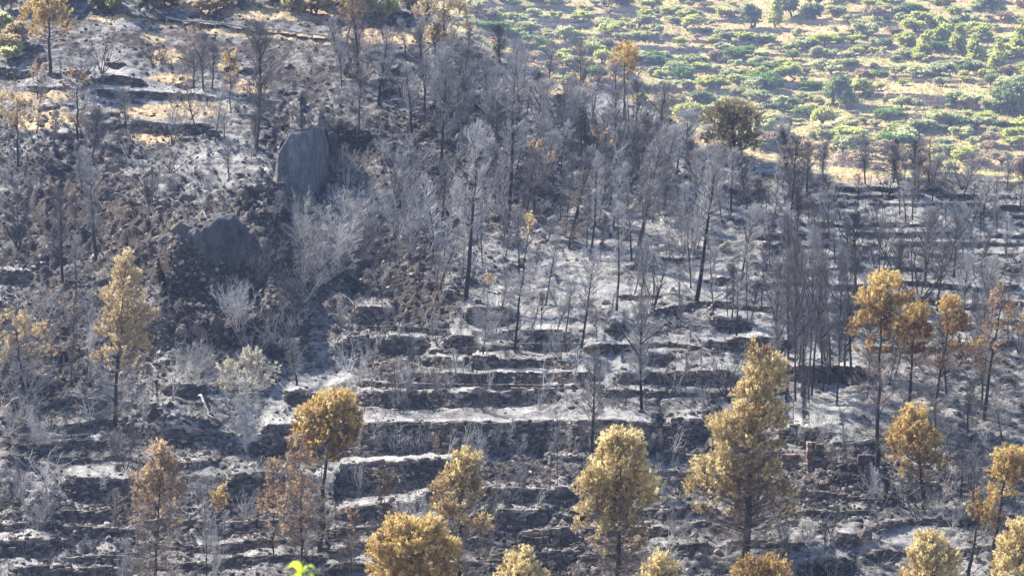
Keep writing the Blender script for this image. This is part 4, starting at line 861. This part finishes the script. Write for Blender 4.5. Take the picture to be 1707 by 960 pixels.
# zones of lesser growth: (phrase, region, count, kinds, height range px, width factor, name, category, group)
def fill(phrase, adj, box, n, kinds, hr, wf, name, cat, group, lean=(0, .12), seed=1, fn=at, ok=None, variants=None):
    rnd = random.Random(seed); pts = []; tries = 0
    while len(pts) < n and tries < n * 60:
        tries += 1
        u = rnd.uniform(box[0], box[1]); v = rnd.uniform(box[2], box[3])
        if fn is at and v < crest(u) + 5: continue
        if ok and not ok(u, v): continue
        if any((u - a) ** 2 + (2 * (v - b)) ** 2 < (hr[0] * .38) ** 2 for a, b in pts): continue
        pts.append((u, v))
    pts.sort()
    for k, (u, v) in enumerate(pts):
        h = rnd.uniform(*hr); le = rnd.gauss(*lean)
        kd_ = rnd.choice(kinds)
        place(kd_, (u, v), (u + h * le, v - h), h * wf * rnd.uniform(.8, 1.25), '%s %s, %s from the left' % (adj, phrase, ordinal(k)), cat, group, {'whip': 'bare_shrub', 'sapling': 'dead_sapling', 'brush': 'bleached_brush'}.get(kd_, name) if cat == 'shrub' else name, None, rnd, fn)
fill('on the upper slope below the ridge', 'grey bare burnt tree', (690, 1240, 150, 370), 84, ['pine', 'fan', 'fan', 'pine', 'spread'], (55, 110), .42, 'burnt_tree', 'tree', 'burnt trees below the ridge', (.1, .1), 2, ok=lambda u, v: crest(u) + 22 + 20 * (u > 900) < v < crest(u) + 190 and not (1165 < u < 1280 and v < 345))
fill('on the upper right terraces', 'bare grey burnt tree', (1130, 1720, 275, 450), 72, ['fan', 'fan', 'spread', 'pine'], (40, 85), .45, 'burnt_tree', 'tree', 'burnt trees on the upper right terraces', (.02, .1), 3, ok=lambda u, v: not (u < 1285 and v < 345))
fill('on the ash slope at the centre', 'thin charred young tree', (700, 1290, 330, 570), 62, ['sapling', 'pine', 'pine', 'sapling', 'fan'], (50, 125), .32, 'burnt_tree', 'tree', 'young burnt trees on the central ash slope', (.1, .1), 4)
fill('on the rough left slope', 'thin black burnt tree', (-10, 470, 210, 400), 26, ['pine', 'sapling', 'spread', 'fan'], (40, 85), .45, 'burnt_tree', 'tree', 'burnt trees on the rough left slope', (0, .12), 5, ok=lambda u, v: not (250 < u < 460 and v > 330))
fill('around the yellow capped pines', 'hazy grey burnt tree', (1290, 1720, 455, 680), 40, ['fan', 'pine', 'fan', 'spread'], (70, 140), .36, 'burnt_tree', 'tree', 'grey burnt trees around the capped pines', (.02, .06), 6)
fill('at the lower right edge', 'low brown burnt tree', (1560, 1720, 690, 900), 10, ['spread', 'pine'], (60, 110), .6, 'burnt_tree', 'tree', 'low burnt trees near the right edge', (0, .08), 16)
fill('beside the ridge road', 'bare dark young tree', (560, 820, 60, 190), 22, ['pine', 'fan', 'spread'], (50, 95), .42, 'burnt_tree', 'tree', 'bare young trees by the ridge', (.05, .08), 7)
fill('in the gully beside the pale rock slab', 'pale bleached brush thicket', (490, 690, 290, 480), 34, ['brush'], (38, 70), .95, 'burnt_shrub', 'shrub', 'bleached brush in the gully', (.15, .2), 8, ok=lambda u, v: u > 570 or v > 385)
for b_, t_, w_, lab in [((474, 338), (468, 292), 44, 'grey shrub hiding the lower left edge of the pale slab'), ((506, 372), (500, 318), 60, 'bleached bush against the foot of the pale slab'), ((462, 290), (458, 258), 36, 'charred shrub at the upper left edge of the pale slab'), ((512, 220), (508, 188), 46, 'dark shrub growing on top of the pale slab'), ((536, 222), (542, 186), 34, 'second dark shrub above the right corner of the pale slab')]:
    place('brush', b_, t_, w_, lab, 'shrub', 'shrubs round the pale rock slab', 'burnt_shrub', 4 if 'dark' in lab or 'charred' in lab else 1, random.Random(len(lab)))
fill('under the sooty rock face', 'pale dead shrub', (395, 545, 480, 600), 13, ['brush', 'spread'], (45, 85), .8, 'burnt_shrub', 'shrub', 'dead shrubs under the rock face', (-.1, .25), 9)
fill('against the longest terrace wall', 'thin bleached whip stem', (600, 1130, 752, 760), 38, ['whip', 'whip', 'sapling'], (30, 60), .45, 'bare_shrub', 'shrub', 'bleached stems against the longest wall', (.05, .15), 10)
fill('on the ledge above the longest wall', 'slender bleached shrub', (600, 1280, 640, 690), 40, ['whip', 'sapling', 'brush'], (28, 65), .5, 'burnt_shrub', 'shrub', 'bleached shrubs on the middle ledge', (.03, .1), 11)
fill('on the middle terraces', 'small grey burnt shrub', (560, 1290, 505, 640), 60, ['brush', 'whip', 'sapling', 'whip'], (22, 55), .6, 'burnt_shrub', 'shrub', 'grey shrubs on the middle terraces', (.08, .15), 12)
fill('on the lowest terraces', 'brittle grey brown shrub', (20, 1330, 780, 985), 74, ['brush', 'whip', 'sapling', 'brush'], (25, 70), .65, 'burnt_shrub', 'shrub', 'brittle shrubs on the lowest terraces', (.05, .15), 13)
fill('along the left edge slope', 'tangled grey brush', (-20, 330, 520, 800), 36, ['brush', 'brush', 'whip'], (28, 65), .85, 'burnt_shrub', 'shrub', 'tangled brush on the left slope', (.12, .2), 14)
fill('on the upper left slope', 'small charred shrub', (-10, 620, 90, 330), 40, ['brush', 'spread'], (16, 36), 1.0, 'burnt_shrub', 'shrub', 'charred shrubs on the upper left slope', (0, .15), 15)
fill('in the thicket right of the gully', 'pale bleached shrub', (680, 1260, 200, 400), 50, ['brush', 'brush', 'fan'], (26, 52), .85, 'burnt_shrub', 'shrub', 'bleached shrubs right of the gully', (.1, .15), 17)
fill('on the lower right slope', 'brittle singed shrub', (1300, 1720, 700, 985), 40, ['brush', 'whip', 'sapling'], (22, 60), .7, 'burnt_shrub', 'shrub', 'brittle shrubs on the lower right slope', (0, .15), 18)
fill('on the upper right terrace edges', 'low ashen shrub', (1260, 1720, 300, 470), 46, ['brush', 'whip'], (16, 34), .9, 'burnt_shrub', 'shrub', 'ashen shrubs on the upper right terraces', (0, .12), 19)

# ------------------------------------------------------------------ leafy growth of the green slope
LEAF = {}
def mk_leaf(key, nvar, mat, lobe_fn, ncl, k, L, wd, bark='trunkbrown', tone=.5):
    LEAF[key] = []
    for i in range(nvar):
        rng = np.random.default_rng(500 + i + sum(map(ord, key))); rnd = random.Random(900 + i + sum(map(ord, key)))
        lb = lobe_fn(rnd); me = leafy('crown', lb, ncl, k, L, wd, M[mat], rng, .6, 5, (tone, .2), .13)
        T = []
        for q in range(rnd.choice((1, 2, 3))):
            p = chain(T, (rnd.gauss(0, .04), rnd.gauss(0, .04), -.1), (rnd.gauss(0, .35), rnd.gauss(0, .35), 1), .35, 3, .05, .035, rnd, .15)
            for l in lb[::2]: T.append((p[-1], np.array(l[:3]), .03, .008))
        LEAF[key].append((tube_mesh('trunk', T, M[bark], 5), me))
def round_lobes(w, h, n):
    def f(rnd):
        out = []
        for i in range(n):
            a = rnd.uniform(0, 6.28); d = rnd.uniform(.15, .62) * w; rr_ = rnd.uniform(.3, .48) * w
            out.append((math.cos(a) * d, math.sin(a) * d, h * rnd.uniform(.3, .72), rr_, rr_, rr_ * rnd.uniform(.55, .85), 1, rnd.gauss(0, .08)))
        return out
    return f
def pine_lobes(rnd): return [(rnd.gauss(0, .08), rnd.gauss(0, .08), .25 + .14 * i, .3 - .045 * i, .3 - .045 * i, .12, 1, rnd.gauss(0, .08)) for i in range(6)]
mk_leaf('olive', 5, 'olive', round_lobes(.62, .95, 7), 120, 6, 0.14, 0.06)
mk_leaf('lime', 4, 'lime', round_lobes(.6, .95, 7), 120, 6, 0.14, 0.062)
mk_leaf('dark', 3, 'dark', round_lobes(.55, .95, 8), 200, 6, 0.11, 0.06)
mk_leaf('green', 3, 'green', round_lobes(.8, .8, 8), 190, 6, 0.11, 0.06)
mk_leaf('pinegreen', 3, 'lime', pine_lobes, 200, 7, .10, .05)
mk_leaf('tan', 3, 'tan', round_lobes(.65, .9, 7), 105, 6, 0.13, 0.06)
def leaf_tree(kind, base, w, h, label, cat, group, name, fn=atf, rnd=random):
    b = fn(*base); k_ = b.y / F
    th = thing(name, b, label, cat, group); th.rotation_euler = (0, 0, rnd.uniform(0, 6.28))
    pr = LEAF[kind][rnd.randrange(len(LEAF[kind]))]; th.scale = (w * k_ * .8, w * k_ * .8, h * k_)
    link('trunk', pr[0], th); link('crown', pr[1], th)['kind'] = 'stuff'
FT = [
 ('dark', (1402, 178), 74, 60, 'big dark round tree left of the tall pinkish wall', 'dark_tree'),
 ('dark', (1690, 194), 90, 64, 'dark tree mass at the right edge beside the pinkish wall', 'dark_tree'),
 ('dark', (1590, 182), 44, 34, 'dark bush in the middle of the tall pinkish wall', 'dark_tree'),
 ('dark', (1250, 48), 46, 44, 'dark bluish tree at the left of the grove at the top', 'dark_tree'),
 ('dark', (1318, 30), 60, 46, 'tall dark tree in the grove at the top edge', 'dark_tree'),
 ('dark', (1352, 40), 54, 44, 'dark rounded tree at the right of the grove', 'dark_tree'),
 ('pinegreen', (1294, 46), 40, 46, 'pale yellow green cone shaped tree in the grove', 'green_pine'),
 ('dark', (1365, 12), 50, 40, 'dark tree at the top edge right of the grove', 'dark_tree'),
 ('dark', (1648, 22), 38, 30, 'small dark tree at the top edge near the right corner', 'dark_tree'),
 ('pinegreen', (1570, 80), 60, 46, 'bright green pine on the right of the green slope', 'green_pine'),
 ('pinegreen', (1540, 96), 56, 40, 'yellow green pine left of the bright green pine', 'green_pine'),
 ('pinegreen', (1598, 92), 56, 46, 'green pine just right of the bright green pine', 'green_pine'),
 ('pinegreen', (1622, 108), 52, 44, 'yellow green pine below the green trio', 'green_pine'),
 ('pinegreen', (1664, 122), 60, 50, 'large pale green pine near the right edge', 'green_pine'),
 ('pinegreen', (1700, 92), 60, 48, 'green pine at the right edge above the dark mass', 'green_pine'),
 ('dark', (1612, 125), 34, 26, 'small dark bush below the green pines', 'dark_tree'),
 ('green', (884, 80), 52, 26, 'round bright green bush on the ridge side of the slope', 'green_bush'),
 ('green', (815, 50), 60, 16, 'bright green low hedge at the far left of the green slope', 'green_bush'),
 ('green', (850, 60), 44, 16, 'bright green hedge just left of the round green bush', 'green_bush'),
 ('green', (1085, 106), 50, 18, 'bright green hedge right of the lone ochre pine', 'green_bush'),
 ('green', (1122, 112), 44, 18, 'dark edged green hedge right of the lone pine hedge', 'green_bush'),
 ('green', (1225, 130), 46, 18, 'left part of the bright green hedge row at centre', 'green_bush'),
 ('green', (1262, 140), 50, 18, 'right part of the bright green hedge row at centre', 'green_bush'),
 ('green', (1268, 116), 52, 14, 'thin bright hedge above the central hedge row', 'green_bush'),
 ('green', (1160, 106), 44, 16, 'bright green hedge patch above the stone hut', 'green_bush'),
 ('green', (1278, 250), 54, 16, 'bright green hedge behind the small guardrail', 'green_bush'),
 ('green', (1355, 150), 46, 18, 'yellow green hedge left of the dark round tree', 'green_bush'),
 ('green', (1415, 112), 34, 14, 'small bright bush on the thin terrace wall', 'green_bush'),
 ('lime', (1368, 212), 52, 38, 'leafy yellow green tree below the dark round tree', 'lime_tree'),
 ('dark', (1405, 228), 40, 22, 'dark low bush beside the small wall', 'dark_tree'),
 ('olive', (1412, 185), 34, 34, 'upright pale olive in front of the dark round tree', 'olive_tree'),
]
for kd_, b_, w_, h_, lab, nm in FT: leaf_tree(kd_, b_, w_, h_, lab, 'bush' if nm == 'green_bush' else 'tree', 'trees and hedges of the green slope', nm, atf, random.Random(sum(map(ord, lab))))
rf = random.Random(77); pts = []
rows_v = list(range(2, 300, 13))
names = {'olive': ('olive_tree', 'silvery green olive tree'), 'lime': ('lime_tree', 'yellow green rounded tree'), 'dark': ('dark_tree', 'dark green bushy tree'), 'tan': ('dry_bush', 'dry straw coloured bush'), 'green': ('green_bush', 'bright green bush')}
for ri, v0 in enumerate(rows_v):
    got = []
    uu = 690 + rf.uniform(0, 30)
    while uu < 1735:
        v = v0 + rf.uniform(-12, 12) + (uu - 1200) * .01
        sc_ = 0.75 + v / 700
        if v < crest(uu) - 2 and not (v < 60 and 1225 < uu < 1385) and not (1470 < uu < 1670 and 148 < v < 180):
            near = crest(uu) - v
            x = rf.random()
            kd_ = 'olive' if x < .46 else 'lime' if x < .80 else 'dark' if x < .85 else 'green' if x < .91 else 'tan'
            if near < 40 and rf.random() < .6: kd_ = 'tan'
            ww_ = 20 + 44 * rf.random() ** 1.6
            got.append((uu, v, kd_, ww_ * sc_, ww_ * rf.uniform(.38, .62) * sc_))
        uu += rf.uniform(18, 45) * sc_
    cnt = {}
    for (u, v, kd_, w_, h_) in got:
        cnt[kd_] = cnt.get(kd_, -1) + 1; nm, ad = names[kd_]
        leaf_tree(kd_, (u, v), w_, h_, '%s, %s from the left in the %s row of the green slope' % (ad, ordinal(cnt[kd_]), 'topmost' if ri == 0 else ordinal(ri)), 'bush' if kd_ in ('tan', 'green') else 'tree', 'trees and bushes of the green slope', nm, atf, rf)
# trees behind the ridge road, upper left
rt = random.Random(78); us = sorted(rt.uniform(-10, 700) for _ in range(36)); k = 0
for u in us:
    v = rt.uniform(-12, 22) + max(0, u - 300) * .03
    kd_ = rt.choice(['tan', 'tan', 'tan', 'lime', 'olive', 'dark'])
    if 120 < u < 185: kd_ = 'dark'
    leaf_tree(kd_, (u, v), rt.uniform(44, 78), rt.uniform(30, 58), 'dusty roadside tree, %s from the left along the top edge above the road' % ordinal(k), 'tree', 'trees above the ridge road', 'roadside_tree', at, rt); k += 1
for k, (u, v, kd_) in enumerate([(12, 105, 'olive'), (25, 75, 'tan'), (5, 60, 'olive'), (20, 95, 'tan')]):
    leaf_tree(kd_, (u, v), 60, 44, '%s bush at the left edge beside the corner ochre pine, %s from the left' % ({'olive': 'grey green', 'tan': 'tan'}[kd_], ordinal([1, 3, 0, 2][k])), 'bush', 'bushes by the corner pine', 'dusty_bush', at, rt)

# ------------------------------------------------------------------ road, guardrails, ruin, hut
rp = [(150, 20), (200, 26), (280, 36), (360, 46), (450, 56), (540, 66), (600, 76)]
V = []; n = 60
for i in range(n):
    u = 150 + 450 * i / (n - 1); v = np.interp(u, [q[0] for q in rp], [q[1] for q in rp])
    a = at(u, v + 2.0); b = at(u, v - 2.0); z = max(a.z, b.z) + .12
    V += [(a.x, a.y - .2, z), (b.x, b.y + .3, z)]
i = np.arange(n - 1) * 2
tag(link('road', mesh_np('road', V, np.stack([i, i + 2, i + 3, i + 1], -1), M['road'])), 'narrow ridge road crossing the upper left brow', kind='structure')
def box_mesh(name, sx, sy, sz, mat, jitter=0.0):
    V = BOX * np.array([sx, sy, sz]) + RNG.uniform(-jitter, jitter, (8, 3)); return mesh_np(name, V, BOXF, mat, {'tone': np.full(8, RNG.uniform(.3, .8))})
def guardrail(label, pts, fn, hgt=.7):
    b = fn(*pts[0]); th = thing('guardrail', b, label, 'guardrail', 'roadside guardrails'); prev = None
    post = box_mesh('post', .12, .1, hgt, M['metal'])
    for u, v in pts:
        p = fn(u, v) - b
        link('post', post, th, p + Vector((0, 0, hgt / 2)))
        if prev is not None:
            d = p - prev; L = d.length
            me = bpy.data.meshes.new('rail'); 
            prof = [(0, -.09), (-.03, -.06), (-.03, -.02), (0, 0), (-.03, .02), (-.03, .06), (0, .09), (.02, .09), (.02, -.09)]
            vs = [(x, y - .07, z) for x in (0, L) for y, z in prof]; m = len(prof)
            me.from_pydata(vs, [], [(q, (q + 1) % m, (q + 1) % m + m, q + m) for q in range(m)] + [tuple(range(m)), tuple(range(2 * m - 1, m - 1, -1))]); me.materials.append(M['metal'])
            r_ = link('rail', me, th, prev + Vector((0, 0, hgt - .1))); r_.rotation_euler = d.to_track_quat('X', 'Z').to_euler()
        prev = p
guardrail('long steel guardrail along the ridge road at upper left', [(u, float(np.interp(u, [q[0] for q in rp], [q[1] for q in rp])) + 3) for u in range(278, 600, 27)], at)
guardrail('short pale guardrail in front of the green hedge by the singed oak', [(1250, 246), (1264, 248), (1278, 250), (1292, 252), (1306, 254)], atf)
def masonry(name, label, u, v, wm, hm, dm, mat, hole=None, cat='ruin'):
    b = at(u, v); th = thing(name, b, label, cat)
    z = -.15; row = 0
    while z < hm:
        h = RNG.uniform(.13, .21); x = -wm / 2 - RNG.uniform(0, .1)
        ww = wm * (1 - .25 * max(z, 0) / hm)
        while x < ww / 2:
            l = RNG.uniform(.16, .34)
            V, Fc, T = scatter_pieces(BOX, BOXF, np.zeros((1, 3)), np.array([[l, dm * RNG.uniform(.85, 1.1), h]]), np.zeros(1), .1, RNG.uniform(.15, .9, 1), .05)
            link('stone', mesh_np('stone', V, Fc, mat, {'tone': T}), th, Vector((x + l / 2, RNG.uniform(-.05, .05), z + h / 2))); x += l * .97
        z += h * .95
masonry('stone_pillar', 'ruined reddish stone pillar on the lower right terrace', 1352, 779, .5, 1.6, .6, M['redstone'])
masonry('stone_pier', 'sooty dark stone pier right beside the reddish pillar', 1367, 774, .5, 1.5, .6, M['stone'])
masonry('wall_remnant', 'low brown ruined wall left of the reddish pillar', 1320, 772, 1.3, .75, .5, M['redstone'])
masonry('rock_pinnacle', 'small pointed stone heap right of the ruined pillar', 1440, 784, .8, 1.0, .6, M['stone'])
# far stone hut
b = atf(1155, 178); th = thing('stone_hut', b, 'tiny stone hut at the left of the green slope', 'hut')
link('wall', box_mesh('wall', 1.5, 1.8, 1.7, M['farstone'], .06), th, (0, 0, .8)); link('roof', box_mesh('roof', 1.75, 2.1, .18, M['farstone'], .03), th, (0, 0, 1.75)); link('door', box_mesh('door', .6, .08, 1.2, M['trunkbrown'], 0), th, (0.1, -.93, .6))
# fallen logs
logs = [((1180, 520), (1236, 455), .10, 'pale curved dead trunk lying over the white ash patch', 'trunkpale'), ((560, 480), (640, 560), .05, 'thin pale pole lying down the gully scree', 'trunkpale'), ((968, 573), (1030, 571), .06, 'fallen pale branch on the short terrace wall', 'trunkpale'), ((330, 660), (355, 700), .10, 'pale log sliding down left of the forked ashen tree', 'trunkpale'), ((660, 330), (720, 240), .05, 'long pale fallen stem below the rock block', 'trunkpale'), ((290, 500), (345, 545), .07, 'charred fallen log under the sooty rock face', 'trunk'), ((1400, 905), (1360, 870), .06, 'charred fallen branch near the hollow bank', 'trunk'), ((330, 350), (355, 372), .08, 'pale broken log on top of the rock face', 'trunkpale')]
for a, b2, r_, lab, m_ in logs:
    pa = at(*a); n = 7; rnd = random.Random(sum(map(ord, lab))); prev = np.zeros(3); segs = []
    for i in range(1, n + 1):
        q = at(a[0] + (b2[0] - a[0]) * i / n + rnd.gauss(0, 2), a[1] + (b2[1] - a[1]) * i / n + rnd.gauss(0, 1)) - pa + Vector((0, -.1, r_ + .15)); q = np.array(q); segs.append((prev, q, r_ * (1 - .7 * (i - 1) / n), r_ * (1 - .7 * i / n))); 
        if i > 2: chain(segs, q, norm(np.array([rnd.gauss(0, 1), -.3, 1])), .8, 3, r_ * .4, .01, rnd, .3)
        prev = q
    tag(link('fallen_log', tube_mesh('fallen_log', segs, M[m_], 6), None, pa), lab, 'log', 'fallen logs')
# countless brittle sticks and stubble on the ground
pp = slope_points(14000, lambda u, v: np.clip(.25 + .5 * noise2(u, v, 60, 44), 0, 1))
segs = []
rnd = random.Random(5)
for u, v in pp:
    p = np.array(at(u, v))
    for q in range(4):
        d = norm(np.array([rnd.gauss(0, .7), rnd.gauss(0, .5), rnd.uniform(.1, 1)])); a = p + np.array([rnd.gauss(0, .15), rnd.gauss(0, .15), -.02]); segs.append((a, a + d * rnd.uniform(.25, .8), .011, .004))
half = len(segs) // 2
tag(link('charred_stubble', tube_mesh('charred_stubble', segs[:half], M['twigdark'], 3)), 'charred stubble and sticks over the slope', 'stubble', kind='stuff')
tag(link('ashen_stubble', tube_mesh('ashen_stubble', segs[half:], M['twigpale'], 3)), 'bleached sticks and stubble over the slope', 'stubble', kind='stuff')
# dry grass and weeds of the green slope
n = 28000; u = RNG.uniform(700, 1760, n); v = RNG.uniform(-20, 320, n); ok = v < crest(u) + 4
C = np.array([atf(a, b) for a, b in zip(u[ok], v[ok])]); D = np.tile([[0, 0, 1.]], (len(C), 1))
h = int(len(C) * .5)
for nm, m_, sl_, lab in (('dry_grass', 'tan', slice(0, h), 'dry straw grass between the olive trees'), ('weeds', 'lime', slice(h, None), 'green weeds between the olive trees')):
    V, Fc, T = tufts(C[sl_], D[sl_], 6, .95, .22, .8, RNG.uniform(.1, .9, len(C[sl_])), RNG)
    tag(link(nm, mesh_np(nm, V, Fc, M[m_], {'tone': T})), lab, 'grass', kind='stuff')
# ------------------------------------------------------------------ lime green shoot close to the camera
D0 = 7.0; k_ = D0 / F
def near(u, v, dy=0): return Vector(pt(u, v, D0 + dy).tolist())
b = near(503, 990); th = thing('leafy_shoot', b, 'fresh lime green leaf shoot close in front, bottom edge', 'plant')
segs = []; pv = np.zeros(3)
for (u, v) in ((504, 975), (502, 960), (503, 946), (505, 934)):
    q = np.array(near(u, v) - b); segs.append((pv, q, .0022, .0016)); pv = q
link('stem', tube_mesh('stem', segs, M['shoot'], 6), th)
def shoot_leaf(path, wd, tn):
    n = len(path); V = []; pc = [np.array(near(u, v, dy) - b) for u, v, dy in path]
    for i, p in enumerate(pc):
        t = i / (n - 1); ww = wd * math.sin(math.pi * (t * .86 + .1)) ** .8 * .5; d = norm(pc[min(i + 1, n - 1)] - pc[max(i - 1, 0)]); s = norm(np.cross(d, np.array([0, .4, .9])) + np.array([0, -.6, -.3]))
        V += [p - s * ww, p + np.array([0, 0, -.002]), p + s * ww]
    Fc = []
    for i in range(n - 1):
        a = 3 * i; Fc += [(a, a + 3, a + 4, a + 1), (a + 1, a + 4, a + 5, a + 2)]
    link('leaf', mesh_np('leaf', V, Fc, M['shoot'], {'tone': np.full(len(V), tn)}, True), th)
shoot_leaf([(502, 956, 0), (498, 944, -.01), (492, 939, -.02), (485, 940, -.03), (479, 947, -.04), (476, 962, -.05)], .022, .7)
shoot_leaf([(503, 956, 0), (508, 945, -.01), (514, 941, -.02), (521, 943, -.03), (526, 950, -.03), (529, 966, -.04)], .022, .9)
shoot_leaf([(503, 965, 0), (510, 957, -.02), (518, 955, -.04), (524, 962, -.05), (528, 975, -.06)], .02, .4)
shoot_leaf([(503, 962, 0), (496, 955, -.02), (490, 956, -.04), (484, 964, -.05), (481, 978, -.06)], .02, .5)

# ------------------------------------------------------------------ haze: one closed box of thin even air
ztop = float(max(PB[..., 2].max(), Pf[..., 2].max())) + 14
hm = bpy.data.materials.new('haze_air'); hm.use_nodes = True; ht = hm.node_tree
ht.nodes.remove(ht.nodes['Principled BSDF']); pvn = ht.nodes.new('ShaderNodeVolumePrincipled')
pvn.inputs['Color'].default_value = (0.44, 0.57, 1.0, 1); pvn.inputs['Density'].default_value = 0.00014; pvn.inputs['Anisotropy'].default_value = 0.2
ht.links.new(pvn.outputs[0], ht.nodes['Material Output'].inputs['Volume'])
zb = zf - 1.0; e = g + 20
V = [(x * e, y * e, z) for x in (-1, 1) for y in (-1, 1) for z in (zb, ztop)]
tag(link('haze', mesh_np('haze', V, BOXF, hm)), 'thin bluish summer haze in the valley air', kind='stuff')
